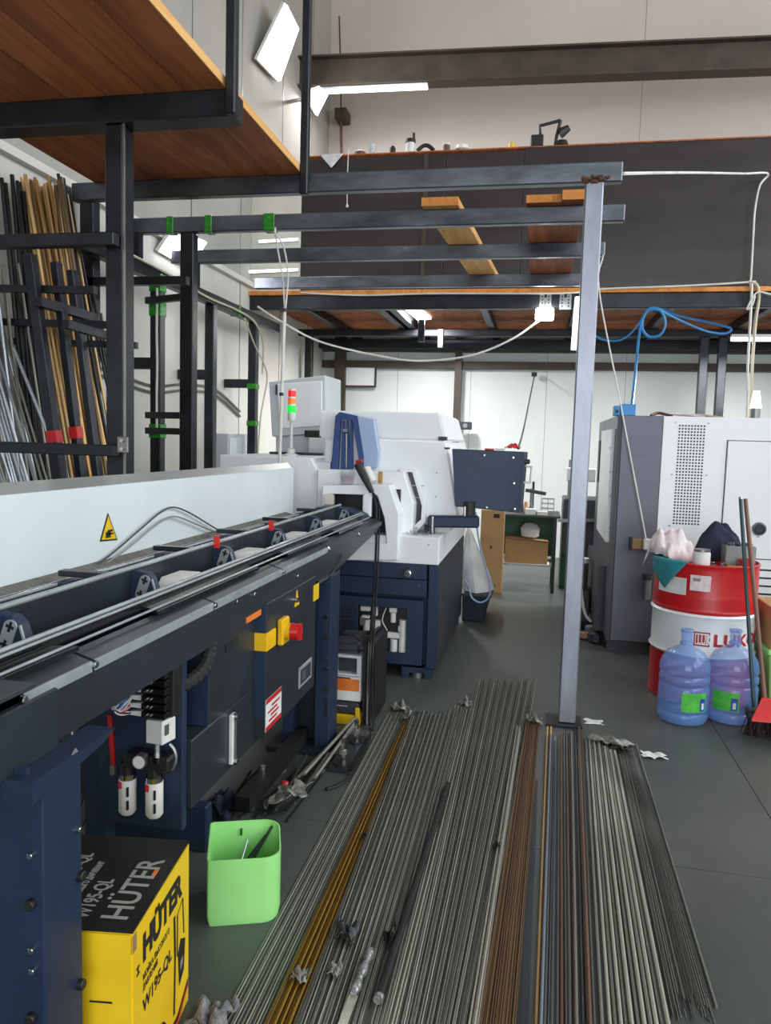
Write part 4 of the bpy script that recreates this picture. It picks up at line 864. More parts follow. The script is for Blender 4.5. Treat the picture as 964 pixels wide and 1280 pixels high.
# ---------------------------------------------------------------- oil drum
DX, DY, DR, DH = 1.03, 4.95, .295, .83
od = thing('oil_drum', 'red and white steel oil drum crowded with rags and tools', 'drum', (DX, DY, 0))
za, zb = .285, .545
def band(n_, prof, m_): return MB().lathe(prof, (DX,DY,0), 48).build(n_, m_, od, smooth=True)
band('lower_band', [(DR-.006,0),(DR+.004,.006),(DR,.02),(DR,za-.03),(DR,za-.002)], 'red')
band('middle_band', [(DR,za),(DR+.012,za+.012),(DR,za+.03),(DR,zb-.03),(DR+.012,zb-.012),(DR,zb)], 'machine_white')
band('upper_band', [(DR,zb+.002),(DR+.006,zb+.016),(DR,zb+.03),(DR+.005,zb+.05),(DR,zb+.065),(DR+.004,zb+.085),(DR,zb+.10),(DR,DH-.03),(DR+.002,DH-.008),(DR+.006,DH),(DR-.004,DH+.006),(DR-.012,DH-.012)], 'red')
def hit(px, py, r):
    d = ray(px, py); a = d.x**2+d.y**2; b = -(d.x*DX+d.y*DY); c = DX*DX+DY*DY-r*r
    t = (-b-math.sqrt(max(0, b*b-a*c)))/a; return Vector((d.x*t, d.y*t, CH+d.z*t))
def ang(p): return math.atan2(p.y-DY, p.x-DX) % (2*math.pi)
def wrap(name, q, m_, off, parent=od):
    """rectangle (px,py of two corners) printed round the drum"""
    A, B = hit(*q[0], DR), hit(*q[1], DR); a0, a1 = ang(A), ang(B)
    return MB().grid(8, 1, lambda u, v: (DX+(DR+off)*math.cos(a0+(a1-a0)*u), DY+(DR+off)*math.sin(a0+(a1-a0)*u), B.z+(A.z-B.z)*v)).build(name, m_, parent, smooth=True)
wrap('paper_notice', ((826,716),(858,744)), 'paper', .007); wrap('pink_label', ((864,718),(888,740)), 'rag_pink', .007); wrap('label_print', ((867,722),(876,727)), 'print_grey', .0078)
lp = hit(868, 789, DR); lq = hit(887, 809, DR)
wrap('logo_square', ((868,789),(887,809)), 'print_red', .0015); wrap('logo_field', ((869.5,791),(885.5,807)), 'machine_white', .002); wrap('logo_ground', ((870.5,792.5),(884.5,805.5)), 'print_red', .0025)
def drum_text(body, px0, py_base, size, m_, off, wid=None, bold=.0):
    t = text('lettering', body, size, Matrix.Identity(4), m_, od, bold=bold)
    A = hit(px0, py_base, DR); a0 = ang(A); xs_ = [v.co.x for v in t.data.vertices]; org = ORG[od.name]
    k = (wid/(max(xs_)-min(xs_))) if wid else 1
    for v in t.data.vertices:
        x_, y_, z_ = v.co + org
        th = a0+k*(x_-min(xs_)-org.x)/DR
        v.co = Vector((DX+(DR+off+z_)*math.cos(th), DY+(DR+off+z_)*math.sin(th), A.z+y_)) - org
drum_text('LUK', 872, 804.5, .078, 'machine_white', .003, wid=.072, bold=.0015)
drum_text('LUKOIL', 892, 808, .098, 'print_red', .002, wid=.40, bold=.003)
MB().lathe([(0.001,0),(DR-.014,0),(DR-.014,.006),(.001,.006)], (DX,DY,DH-.02), 32, False).build('lid', 'red', od, smooth=True)
# rags and tools on the drum
ZT = DH-.012
def drum_top(X, Y_, c):
    """height of cloth lying on the lid, over the rim and down the outside"""
    d_ = math.hypot(X-DX, Y_-DY); z0, z1 = ZT+.005, DH+.010+c
    if d_ < .25: return z0
    if d_ < .275: return z0+(z1-z0)*(d_-.25)/.025
    return z1-max(0, d_-DR-.014-c)*2.2
def rag(name, label, m_, cx, cy, sx, sy, h, seed, rot=0, hang=None, n=18):
    rd = random.Random(seed); ph = [(rd.uniform(3,9), rd.uniform(0,6), rd.uniform(3,9), rd.uniform(0,6), rd.uniform(.2,1)) for _ in range(5)]
    def fn(u, v):
        e = math.sin(math.pi*u)*math.sin(math.pi*v); z = h*(e**.5)
        w_ = sum(a*math.sin(f1*u*2+p1)*math.sin(f2*v*2+p2) for f1,p1,f2,p2,a in ph)*h*.16*(e**.4 if e > 0 else 0)
        x = (u-.5)*sx*(1+.08*math.sin(9*v+seed)); y = (v-.5)*sy*(1+.08*math.sin(8*u+seed))
        X = cx+x*math.cos(rot)-y*math.sin(rot); Y_ = cy+x*math.sin(rot)+y*math.cos(rot); Z = drum_top(X, Y_, hang)+max(0, z+w_)
        return (X, Y_, Z)
    return MB().grid(n, n, fn).build(name, m_, label=label, cat='rag', smooth=True, thick=.004)
rag('rag', 'pale pink striped rag heaped on the drum rim', 'rag_pink', .83, 4.99, .235, .25, .17, 3, .5, .020, 26)
rag('rag', 'dark navy work cloth crumpled behind the jar on the drum', 'rag_navy', 1.125, 5.115, .25, .20, .215, 5, .1, 0, 22)
tw = MB()
A0, B0 = ang(hit(814, 720, DR)), ang(hit(859, 720, DR))
def teal(u, v):
    th = A0+(B0-A0)*u; drop = v*(.04+.13*(1-abs(u-.62)/.62)) if u < .62 else v*(.17*(1-(u-.62)/.38))
    return (DX+(DR+.015+.003*math.sin(11*u)*v)*math.cos(th), DY+(DR+.015+.003*math.sin(11*u)*v)*math.sin(th), DH+.011-drop)
tw.grid(16, 8, teal); tw.grid(16, 4, lambda u, v: (DX+(DR+.015-.055*v)*math.cos(A0+(B0-A0)*u), DY+(DR+.015-.055*v)*math.sin(A0+(B0-A0)*u), DH+.011+.002*math.sin(9*u+4*v)**2))
tw.build('teal_cloth', 'rag_teal', label='teal cloth hanging in a point over the drum rim', cat='rag', smooth=True, thick=.003)
p = Vector((.965, 4.78, 0)); jr = thing('glass_jar', 'cloudy glass jar with lid standing on the drum', 'jar', (p.x, 4.78, ZT))
MB().lathe([(.045,0),(.05,.01),(.05,.075),(.044,.085)], (p.x,4.78,ZT), 18).build('body', 'bag_white', jr, smooth=True); MB().cyl((p.x,4.78,ZT+.085), (p.x,4.78,ZT+.098), .047, 18).build('lid', 'dull_metal', jr, smooth=True)
p = Vector((1.20, 4.92, 0)); gb = thing('parts_box', 'grey open box of small parts on the drum', 'box', (p.x, 4.92, ZT))
MB().box(p.x-.085, p.x+.085, 4.86, 4.98, ZT, ZT+.115).build('body', 'guard_lip', gb, bevel=.004)
tr = MB()
for i in range(26): q = Vector((p.x+random.uniform(-.07,.07), 4.92+random.uniform(-.045,.045), ZT+.115)); tr.bar(q, q+Vector((random.uniform(-.03,.03), random.uniform(-.03,.03), .012)), .012, .008)
tr.build('small_parts', 'charcoal', gb, kind='stuff')
p = Vector((1.215, 4.80, 0)); rp_ = thing('red_pot', 'small dark red pot among the tools on the drum', 'pot', (p.x, 4.80, ZT)); MB().lathe([(.03,0),(.038,.05),(.034,.05),(.027,.006)], (p.x,4.80,ZT), 14).build('bowl', 'red_plastic', rp_, smooth=True)
for k, (xa, ya, xb, yb, m_, lb) in enumerate(((1.035,4.765,1.055,4.88,'chrome','bright steel spanner'),(1.075,4.755,1.098,4.85,'chrome','short bright steel spanner'),(1.115,4.815,1.165,4.82,'rod_brass','orange brass bar'),(1.10,4.745,1.175,4.755,'cardboard','pale wooden stick'),(1.02,4.705,1.085,4.71,'black','black pliers'))):
    a, b = Vector((xa, ya, ZT+.006)), Vector((xb, yb, ZT+.006))
    MB().bar(a, b, .016, .010).cyl(b-Vector((0,0,.006)), b+Vector((0,0,.008)), .014, 8).build('hand_tool', m_, label=lb+' lying among the tools on the drum', cat='tool', bevel=.002)

# ---------------------------------------------------------------- water bottles
def bottle(cx, cy, label, rot):
    t = thing('water_bottle', label, 'water bottle', (cx, cy, 0), 'large water bottles by the drum')
    R = .134
    pr = [(.10,0),(R-.01,.008),(R,.03),(R,.055),(R-.008,.066),(R,.078),(R,.20),(R-.010,.215),(R,.23),(R,.255),(R-.010,.27),(R,.285),(R,.315),(R-.010,.345),(.10,.385),(.055,.41),(.032,.425),(.029,.44),(.029,.49),(.032,.492),(.032,.51)]
    inn = [(r-.004, z) for r, z in reversed(pr) if z > .03]+[(.09,.03)]
    MB().lathe(pr, (cx,cy,0), 40, False).build('shell', 'water_blue', t, smooth=True)
    MB().lathe([(.001,0.001),(.10,.001),(.10,.004),(.001,.004)], (cx,cy,0), 24, False).build('base', 'water_blue', t, smooth=True)
    for z in (.43, .50): MB().lathe([(.033,z),(.036,z+.006),(.033,z+.012)], (cx,cy,0), 18).build('neck_ring', 'water_blue', t, smooth=True)
    a0 = math.atan2(-cy, -cx)+rot
    def lab(n_, da, db, z0, z1, m_, off): MB().grid(8, 1, lambda u, v: (cx+(R+off)*math.cos(a0+da+(db-da)*u), cy+(R+off)*math.sin(a0+da+(db-da)*u), z0+(z1-z0)*v)).build(n_, m_, t, smooth=True)
    lab('label', -.5, .55, .085, .19, 'label_green', .0015); lab('label_patch', .25, .5, .09, .16, 'label_blue', .0022); lab('label_diamond', .32, .44, .10, .135, 'paper', .003)
bottle(.845, 4.42, 'clear blue water bottle in front of the bare red drum edge', .45)
bottle(1.115, 4.50, 'clear blue water bottle beside the broom handles', -.25)

# ---------------------------------------------------------------- broom, dustpan, things at the right edge
def stick(label, q0, q1, y0, y1, r, m_, head):
    A, B = at(*q0, Y=y0), at(*q1, Y=y1); t = thing('broom', label, 'broom', B)
    MB().cyl(A, B, r, 10).build('handle', m_, t, smooth=True); MB().cyl(A, A+(A-B).normalized()*.012, r*1.05, 10).build('end_cap', 'chrome', t, smooth=True)
    return t, B
t, B = stick('long handled broom with dark teal handle leaning on the drum', (926,624), (944,905), 4.64, 4.28, .0105, 'handle_teal', 0)
MB().cbox((B.x+.07,B.y,.12), (.24,.05,.05)).build('head', 'charcoal', t, bevel=.008)
br = MB()
for i in range(130): q = Vector((B.x+.07+random.uniform(-.11,.11), B.y+random.uniform(-.022,.022), .10)); br.bar(q, q+Vector((random.uniform(-.03,.03), random.uniform(-.02,.02), -.098)), .006, .003)
br.build('bristles', 'bristle', t, kind='stuff')
A, B = at(932,624,Y=4.66), at(958,893,Y=4.18)
t = thing('dustpan', 'red dustpan on a long brown handle leaning beside the broom', 'dustpan', B)
MB().cyl(A, B, .012, 10).build('handle', 'handle_brown', t, smooth=True)
MB().hexa([(B.x-.09,4.10,.13),(B.x+.15,4.10,.13),(B.x+.15,4.20,.22),(B.x-.02,4.20,.22)], [(B.x-.09,4.105,.14),(B.x+.15,4.105,.14),(B.x+.15,4.205,.23),(B.x-.02,4.205,.23)]).build('pan', 'red_plastic', t, bevel=.003)
MB().box(B.x+.13, B.x+.15, 4.09, 4.22, .0, .14).build('pan_leg', 'red_plastic', t)
a = at(941, 766, Y=5.05); cb_ = thing('cardboard_box', 'brown cardboard box at the edge behind the broom handles', 'box', (a.x+.2, 5.2, 0))
MB().box(1.36, 1.75, 4.72, 5.1, .36, .60).build('body', 'cardboard', cb_, bevel=.004); MB().box(1.40,1.46,4.717,4.72,.5,.56).build('hand_hole', 'charcoal', cb_); MB().box(1.36,1.75,4.70,4.72,.56,.605).build('flap', 'kraft_dark', cb_)
gc = thing('green_crate', 'bright green plastic crate carrying the cardboard box', 'crate', (1.55, 4.9, 0))
MB().hexa([(1.38,4.72,0),(1.74,4.72,0),(1.74,5.08,0),(1.38,5.08,0)], [(1.35,4.69,.355),(1.77,4.69,.355),(1.77,5.11,.355),(1.35,5.11,.355)]).build('body', 'bin_green', gc, bevel=.008); MB().ring([(1.34,4.68),(1.78,4.68),(1.78,5.12),(1.34,5.12)], [(1.37,4.71),(1.75,4.71),(1.75,5.09),(1.37,5.09)], 'z', .335, .36).build('rim', 'bin_green', gc, bevel=.004)

# ---------------------------------------------------------------- bench at the back
be = thing('work_bench', 'narrow steel work bench with lower shelf below the back wall', 'bench', (-.1, 8.1, 0))
MB().box(-.52, .24, 7.9, 8.5, .765, .79).build('top', 'charcoal', be, bevel=.004)
for x in (-.46, .19):
    for y in (7.93, 8.46): MB().box(x-.016, x+.016, y-.016, y+.016, 0, .765).build('leg', 'black_steel', be)
MB().box(-.47, .2, 7.93, 8.46, .265, .28).build('shelf', 'dull_metal', be); MB().box(-.47, .2, 8.44, 8.455, .30, .74).build('back_panel', 'green_paint', be); 
cb = thing('cardboard_box', 'open cardboard box on the lower shelf of the bench', 'box', (-.1, 8.1, .28)); a, b = at(632, 668, Y=7.95), at(684, 706, Y=7.95)
MB().hexa([(a.x,7.95,.285),(b.x,7.95,.285),(b.x,8.25,.285),(a.x,8.25,.285)], [(a.x,7.95,.54),(b.x,7.95,.51),(b.x,8.25,.51),(a.x,8.25,.54)]).build('body', 'cardboard', cb, bevel=.003)
MB().hexa([(a.x,7.95,.54),(b.x,7.95,.51),(b.x+.01,7.9,.525),(a.x+.02,7.9,.55)], [(a.x,7.955,.543),(b.x,7.955,.513),(b.x+.01,7.905,.529),(a.x+.02,7.905,.554)]).build('flap', 'kraft_dark', cb)
pp = MB().box(-.42, .15, 7.92, 8.2, .2805, .285).build('paper_sheet', 'paper', label='white sheet under the cardboard box on the shelf', cat='paper')
p = at(663, 665, Y=8.3); MB().lathe([(.05,0),(.09,.02),(.10,.10),(.06,.15),(.02,.16)], (p.x,8.12,.531), 12).build('plastic_bag', 'bag_white', label='crumpled clear plastic bag lying on the open cardboard box', cat='bag', smooth=True)
tall = thing('tall_carton', 'tall flat cardboard carton standing left of the bench', 'carton', (-.47, 8.0, 0)); a, b = at(603, 640, Y=7.85), at(629, 707, Y=7.85)
MB().box(a.x, b.x, 7.72, 7.84, 0, .84).build('body', 'cardboard', tall, bevel=.004); q = at(621, 645, Y=7.72); MB().box(q.x-.03,q.x+.03,7.7185,7.72,q.z-.02,q.z+.02).build('print', 'print_black', tall); MB().box(a.x+.1,a.x+.12,7.7185,7.72,.45,.48).build('mark', 'print_black', tall)
def cl(name, label, cat, px, py, s, m_, kind):
    p = at(px, py, Y=8.0); z = .79
    t = thing(name, label, cat, (p.x, 8.0, z)); return t, p.x
t, x = cl('bench_vice', 'small grey press with a lever standing on the bench', 'press', 668, 612, 1, 'dull_metal', 0)
MB().box(x-.08, x+.04, 8.02, 8.16, .79, .82).build('base', 'dull_metal', t, bevel=.004); MB().cyl((x-.02,8.09,.82), (x-.02,8.09,1.05), .022, 10).build('column', 'dull_metal', t, smooth=True); MB().bar((x-.09,8.08,1.03), (x+.12,8.08,1.0), .05, .035).build('lever', 'charcoal', t, bevel=.004); MB().cyl((x-.01,8.08,1.03), (x-.01,8.08,1.12), .012, 8).build('knob', 'black', t)
t, x = cl('wire_rack', 'small wire rack standing on the right end of the bench', 'rack', 686, 612, 1, 'dull_metal', 0)
for k in range(4): MB().tube([(x-.06,8.03,.80+.05*k),(x+.06,8.03,.80+.05*k),(x+.06,8.15,.80+.05*k),(x-.06,8.15,.80+.05*k),(x-.06,8.03,.80+.05*k)], .004, 5).build('wire_ring', 'dull_metal', t)
for i in (-1, 0, 1): MB().cyl((x+.06*i,8.03,.79), (x+.06*i,8.03,.96), .004, 5).build('upright', 'dull_metal', t)
for k, (px, m_, lb) in enumerate(((664,'paper','white carton lying on the bench in front of the press'),(679,'paper','small white packet on the bench by the wire rack'))):
    p = at(px, 629, Y=7.95); MB().box(p.x-.055, p.x+.05, 7.92, 8.0, .79, .85-.02*k).build('white_packet', m_, label=lb, cat='packet', bevel=.004)
t, x = cl('coil_part', 'brass coloured coil parts heaped beside the press', 'part', 655, 615, 1, 'rod_brass', 0)
for k in range(4): MB().cyl((x-.06+.042*k,8.22+.02*(k % 2),.79), (x-.06+.042*k,8.22+.02*(k % 2),.84+.03*(k % 3)), .02, 10).build('coil', ('rod_brass','dull_metal','rod_tan','charcoal')[k], t, smooth=True)
# crate with the white sack by the lathe
ck = thing('dark_crate', 'dark blue plastic crate on the floor by the lathe flank', 'crate', (-.46, 6.55, 0))
MB().hexa([(-.58,6.42,0),(-.40,6.42,0),(-.40,6.85,0),(-.58,6.85,0)], [(-.58,6.38,.235),(-.345,6.38,.235),(-.345,6.9,.235),(-.58,6.9,.235)]).build('body', 'bucket', ck, bevel=.008); MB().ring([(-.585,6.37),(-.335,6.37),(-.335,6.91),(-.585,6.91)], [(-.56,6.40),(-.36,6.40),(-.36,6.88),(-.56,6.88)], 'z', .22, .24).build('rim', 'bucket', ck, bevel=.004)
def sack(u, v):
    a_ = 2*math.pi*u; z = .24+.53*v; r = (.15*(1-v)**.8+.012)*(1+.10*math.sin(3*a_+5*v)+.05*math.sin(7*a_))
    return (-.57+.095*(1-v)+r*math.cos(a_)*.85, 6.63+r*1.1*math.sin(a_), z)
MB().grid(24, 14, sack).build('white_sack', 'bag_white', label='slumped white sack leaning in the dark crate beside the lathe', cat='sack', smooth=True)
# clutter behind the grey post
rd = random.Random(4)
t = thing('coolant_pump', 'dark pump unit with pale top standing beside the grey machine', 'pump', (.40, 6.7, 0))
MB().box(.285, .465, 6.5, 6.9, 0, .30).build('tank', 'charcoal', t, bevel=.01); MB().cyl((.39,6.65,.30), (.39,6.65,.52), .06, 16).build('motor', 'dull_metal', t, smooth=True); MB().cyl((.39,6.65,.52), (.39,6.65,.56), .065, 16).build('motor_cap', 'bag_white', t, smooth=True); MB().cyl((.33,6.5,.2), (.33,6.4,.2), .03, 12).build('outlet', 'black', t, smooth=True)
t = thing('machine_stand', 'dark machine stand with pipes near the back wall', 'machine stand', (.55, 8.6, 0))
MB().box(.27, .95, 8.2, 8.8, .35, .95).build('body', 'charcoal', t, bevel=.01); MB().box(.27, .95, 8.25, 8.8, 0, .35).build('cabinet', 'green_paint', t, bevel=.006); MB().cyl((.36,8.4,.95), (.36,8.4,1.35), .05, 12).build('column', 'dull_metal', t, smooth=True); MB().cbox((.44,8.35,1.2), (.3,.18,.14)).build('head', 'machine_grey', t, bevel=.01); MB().bar((.22,8.18,.72), (.9,8.18,.76), .03, .03).build('pipe', 'dull_metal', t)
for k in range(5):
    px = (744, 748, 738, 752, 741)[k]; py = (795, 800, 803, 806, 790)[k]; p = at(px, py, Z=.0)
    MB().lathe([(.02,0),(.05,.015),(.045,.05+.02*(k % 2)),(.01,.06+.02*(k % 2))], (p.x-.05-(.09 if k == 4 else 0),p.y-.05*k+.2,0), 7).build('oily_rag', ('rag_navy','fluff','kraft_dark','charcoal','fluff')[k], label=('dark blue','grey','brown','black','pale grey')[k]+' oily rag ball on the floor beside the grey machine', cat='rag', smooth=True)
# ---------------------------------------------------------------- bar stock on the floor
UNIT = {}
def unit_rod(m_, n=8):
    if m_ not in UNIT:
        me = bpy.data.meshes.new('rod'); k = MB().cyl((0,0,0), (0,0,1), 1.0, n); me.from_pydata(k.v, [], k.f)
        me.polygons.foreach_set('use_smooth', [len(p.vertices) == 4 for p in me.polygons]); me.materials.append(MAT[m_]); UNIT[m_] = me
    return UNIT[m_]
def rod(p0, p1, r, m_, label, group, name='metal_rod'):
    o = bpy.data.objects.new(name, unit_rod(m_)); COL.objects.link(o)
    p0, p1 = Vector(p0), Vector(p1); d = p1-p0
    o.location = p0; o.rotation_mode = 'QUATERNION'; o.rotation_quaternion = d.to_track_quat('Z', 'Y'); o.scale = (r, r, d.length)
    return tag(o, label, 'rod', group)
rr = random.Random(11)
FLOOR = []                                                     # rods already lying on the floor: (ax, ay, bx, by, z, r)
def seg2(a, b):
    """least distance of two segments in plan"""
    def pd(px, py, s_):
        dx, dy = s_[2]-s_[0], s_[3]-s_[1]; t_ = ((px-s_[0])*dx+(py-s_[1])*dy)/(dx*dx+dy*dy); t_ = min(1, max(0, t_))
        return math.hypot(px-s_[0]-dx*t_, py-s_[1]-dy*t_)
    def sd(p, q, r_): return (q[0]-p[0])*(r_[1]-p[1])-(q[1]-p[1])*(r_[0]-p[0])
    A, B, C, D = a[:2], a[2:4], b[:2], b[2:4]
    if sd(A,B,C)*sd(A,B,D) < 0 and sd(C,D,A)*sd(C,D,B) < 0: return 0.0
    return min(pd(*A, b), pd(*B, b), pd(*C, a), pd(*D, a))
def settle(p0, p1, r, ground=0.0):
    """height at which a level rod comes to rest on the ground or on the rods below it"""
    me_ = (p0[0], p0[1], p1[0], p1[1]); z = ground+r; near_ = []
    lo_x, hi_x = min(me_[0], me_[2])-r, max(me_[0], me_[2])+r
    for f in FLOOR:
        if min(f[0], f[2])-f[5] > hi_x or max(f[0], f[2])+f[5] < lo_x: continue
        d2 = seg2(me_, f)
        if d2 < r+f[5]-.0003: near_.append((f[4], math.sqrt((r+f[5]-.0002)**2-d2*d2)))
    for _ in range(60):
        hit_ = [zo+q for zo, q in near_ if abs(z-zo) < q-1e-5]
        if not hit_: break
        z = max(hit_) if len(hit_) < 2 else max(hit_)
    FLOOR.append(me_+(z, r)); return z
def top_at(x, y, rad):
    z = 0.0
    for f in FLOOR:
        dx, dy = f[2]-f[0], f[3]-f[1]; t_ = min(1, max(0, ((x-f[0])*dx+(y-f[1])*dy)/(dx*dx+dy*dy)))
        if math.hypot(x-f[0]-dx*t_, y-f[1]-dy*t_) < f[5]+rad: z = max(z, f[4]+f[5])
    return z
def bundle(n, far, near, r, mats, label, group, length=3.0, z=None, jit=1.1, fjit=.05, near_end=False, layers=1, njit=.03):
    """far / near: ((px,py) left, (px,py) right) on the floor"""
    for i in range(n):
        s = (i+.5)/n; ra = r*rr.uniform(.92, 1.08); zz = (z if z is not None else ra)+(i % layers)*ra*1.5
        fp = at(far[0][0]+(far[1][0]-far[0][0])*s, far[0][1]+(far[1][1]-far[0][1])*s, Z=0)
        npnt = at(near[0][0]+(near[1][0]-near[0][0])*s, near[0][1]+(near[1][1]-near[0][1])*s, Z=0)
        j_ = rr.uniform(-1, 1)*ra*jit*.5; fp.x += j_; npnt.x += j_+rr.uniform(-1, 1)*ra*.25
        d = (npnt-fp).normalized(); fp = fp - d*rr.uniform(-fjit, fjit)
        if .085 < fp.x < .305 and fp.y > 4.085: fp = fp+d*(fp.y-4.085)/-d.y      # stops short of the post's foot plate
        e = npnt+d*rr.uniform(-njit, njit) if near_end else fp+d*(length+rr.uniform(-.05, .05))
        zz = settle(fp, e, ra)
        rod((fp.x, fp.y, zz), (e.x, e.y, zz), ra, mats[i % len(mats)] if len(mats) < 6 else rr.choice(mats), label, group)
bundle(13, ((484,892),(506,892)), ((272,1280),(334,1280)), .0026, ['rod_mid','rod_bright','rod_mid'], 'thin bright steel rod on the floor between the green bin and the yellow rods', 'bright rods by the yellow rods', z=.0032)
bundle(14, ((504,905),(514,905)), ((337,1272),(372,1272)), .0032, ['rod_yellow','rod_ochre','rod_yellow'], 'yellow painted thin rod in the strip of yellow rods on the floor', 'yellow rods on the floor', z=.0035)
bundle(38, ((514,893),(566,890)), ((374,1280),(456,1280)), .0024, ['rod_mid','rod_dark','rod_mid','rod_bright'], 'thin grey steel rod on the floor between the yellow rods and the black tube', 'grey rods beside the yellow rods', z=.0032)
bundle(14, ((567,886),(596,884)), ((462,1280),(500,1280)), .0030, ['rod_bright','rod_mid'], 'bright steel rod on the floor along the black tube', 'rods along the black tube', z=.004)
bundle(34, ((597,852),(672,852)), ((502,1280),(592,1280)), .0027, ['rod_mid','rod_bright','rod_mid','rod_dark'], 'long grey steel rod in the broad middle strip on the floor', 'long grey rods in the middle strip', length=3.6, z=.0034)
bundle(4, ((645,915),(652,915)), ((586,1280),(600,1280)), .0038, ['rod_bright'], 'pale steel rod lying along the brown rods', 'pale rods along the brown rods', z=.010)
bundle(44, ((658,906),(674,906)), ((600,1280),(644,1280)), .0017, ['rod_brown','rod_rust','rod_brown'], 'thin brown rod in the dense brown bundle on the floor', 'thin brown rods', z=.0018, layers=3, fjit=.03)
bundle(2, ((683,908),(690,906)), ((669,1280),(678,1280)), .0052, ['rod_tan'], 'tan coloured rod lying beside the dark flat bar', 'tan rods', z=.0055)
bundle(6, ((688,925),(700,925)), ((675,1280),(699,1280)), .0050, ['rod_blue','rod_dark'], 'blue grey steel rod on the floor right of the tan rods', 'blue grey rods', z=.0052)
bundle(5, ((700,917),(716,917)), ((700,1280),(723,1280)), .0058, ['rod_rust','rod_mid','rod_dark'], 'thick rusty steel rod on the floor below the grey post', 'rusty rods below the post', z=.006)
bundle(4, ((718,906),(728,912)), ((727,1280),(746,1280)), .0058, ['rod_dark','rod_mid','rod_rust'], 'thick dark steel rod on the floor right of the rusty rods', 'dark rods right of the post', z=.006)
bundle(12, ((731,922),(770,940)), ((750,1280),(838,1280)), .0062, ['rod_mid','rod_bright'], 'thick pale steel rod in the row of pale rods on the floor', 'thick pale rods', z=.007)
bundle(52, ((772,938),(792,932)), ((836,1258),(890,1262)), .0016, ['rod_dark','rod_dark','rod_mid'], 'thin dark rod in the dark bundle at the edge of the bar stock', 'thin dark rods', z=.0018, near_end=True, layers=3, njit=.06)
p0, p1 = at(795.5,931,Z=0), at(896,1262,Z=0); p0.z = p1.z = settle(p0, p1, .004)
rod(p0, p1, .004, 'rod_mid', 'single grey rod at the outer edge of the dark thin rods', None)
# dark flat bar and black tube among them
a, b = at(672,975,Z=0), at(655,1280,Z=0); b = a+(b-a)*1.6
MB().hexa([(a.x-.003,a.y,0),(a.x+.003,a.y,0),(b.x+.017,b.y,0),(b.x-.017,b.y,0)], [(a.x-.003,a.y,.008),(a.x+.003,a.y,.008),(b.x+.017,b.y,.008),(b.x-.017,b.y,.008)]).build('flat_bar', 'feeder_dark', label='dark blue flat bar on the floor between brown and tan rods', cat='bar')
a, b = at(560,982,Z=.02), at(474,1248,Z=.02); zt = settle(a, b, .0135); t = thing('black_tube', 'thick black tube lying along the middle of the bar stock', 'tube', (a.x, a.y, zt-.013))
MB().cyl((a.x,a.y,zt), (b.x,b.y,zt), .013, 16).build('body', 'rod_black', t, smooth=True); q = Vector((b.x,b.y,zt)); d = (q-Vector((a.x,a.y,zt))).normalized(); MB().cyl(q-d*.002, q+d*.012, .0135, 16).build('end_plug', 'foil', t, smooth=True)
# crumpled wrappings round bundle ends
def scrap(name, label, cat, px, py, sx, sy, h, m_, seed, zb=.006):
    c = at(px, py, Z=0); rd = random.Random(seed); ph = [rd.uniform(0, 6) for _ in range(6)]
    def fn(u, v):
        x_, y_ = c.x+(u-.5)*sx*(1+.2*math.sin(7*v+ph[0])), c.y+(v-.5)*sy*(1+.2*math.sin(6*u+ph[1]))
        return (x_, y_, .0025+top_at(x_, y_, max(sx, sy)/(4 if name == 'film_heap' else 16)+.002)+h*abs(math.sin(5*u+ph[2])*math.sin(4*v+ph[3])+.4*math.sin(11*u+9*v+ph[4]))*math.sin(math.pi*min(max(u,.02),.98))**.3)
    return MB().grid(16, 16, fn).build(name, m_, label=label, cat=cat, smooth=True, thick=.0015)
scrap('film_scrap', 'crumpled clear film round the far end of the bright rods', 'film', 499, 887, .085, .10, .035, 'film', 1)
scrap('film_scrap', 'grey film scrap at the far end of the yellow rods', 'film', 508, 900, .05, .08, .03, 'film', 2)
scrap('film_scrap', 'torn white film at the end of the long middle rods', 'film', 582, 881, .06, .08, .035, 'film', 3)
scrap('film_scrap', 'dirty film heap at the far end of the brown rods', 'film', 668, 903, .08, .10, .03, 'film', 4)
scrap('film_scrap', 'clear film strip across the ends of the thick pale rods', 'film', 763, 931, .20, .09, .03, 'film', 5)
scrap('film_scrap', 'black wrapping across the end of the dark thin rods', 'film', 776, 941, .09, .03, .02, 'black', 6)
scrap('paper_scrap', 'small white paper slip on the floor by the post foot', 'paper', 742, 903, .09, .07, .004, 'paper', 7, .002)
scrap('paper_scrap', 'white paper wrapper on the floor beyond the dark rods', 'paper', 817, 946, .11, .06, .012, 'paper', 8, .002)
scrap('tag_scrap', 'dark torn tag on the grey rods near the film wrapped bundle', 'scrap', 434, 1172, .06, .08, .03, 'charcoal', 9)
scrap('tag_scrap', 'dirty grey tag lying on the grey rods by the yellow rods', 'scrap', 418, 1219, .035, .05, .015, 'film', 10)
scrap('tag_scrap', 'brown tape scrap on the yellow rods', 'scrap', 375, 1229, .05, .045, .025, 'film', 11)
scrap('tag_scrap', 'dark tape flap on the black tube', 'scrap', 487, 1178, .035, .05, .02, 'black', 12, .03)
scrap('tag_scrap', 'tiny dark crumb on the pale rods by the brown bundle', 'scrap', 620, 1064, .025, .03, .012, 'black', 13, .015)
scrap('tag_scrap', 'tiny dark crumb on the grey rods right of the yellow strip', 'scrap', 456, 1053, .02, .03, .01, 'black', 14)
a, b = at(463,1190,Z=.02), at(442,1244,Z=.02); zt = settle(a, b+(b-a).normalized()*.14, .0152); a.z = b.z = zt-.001; t = thing('wrapped_bundle', 'short bundle of rods wrapped in shiny film on the grey rods', 'bundle', (a.x, a.y, zt-.015))
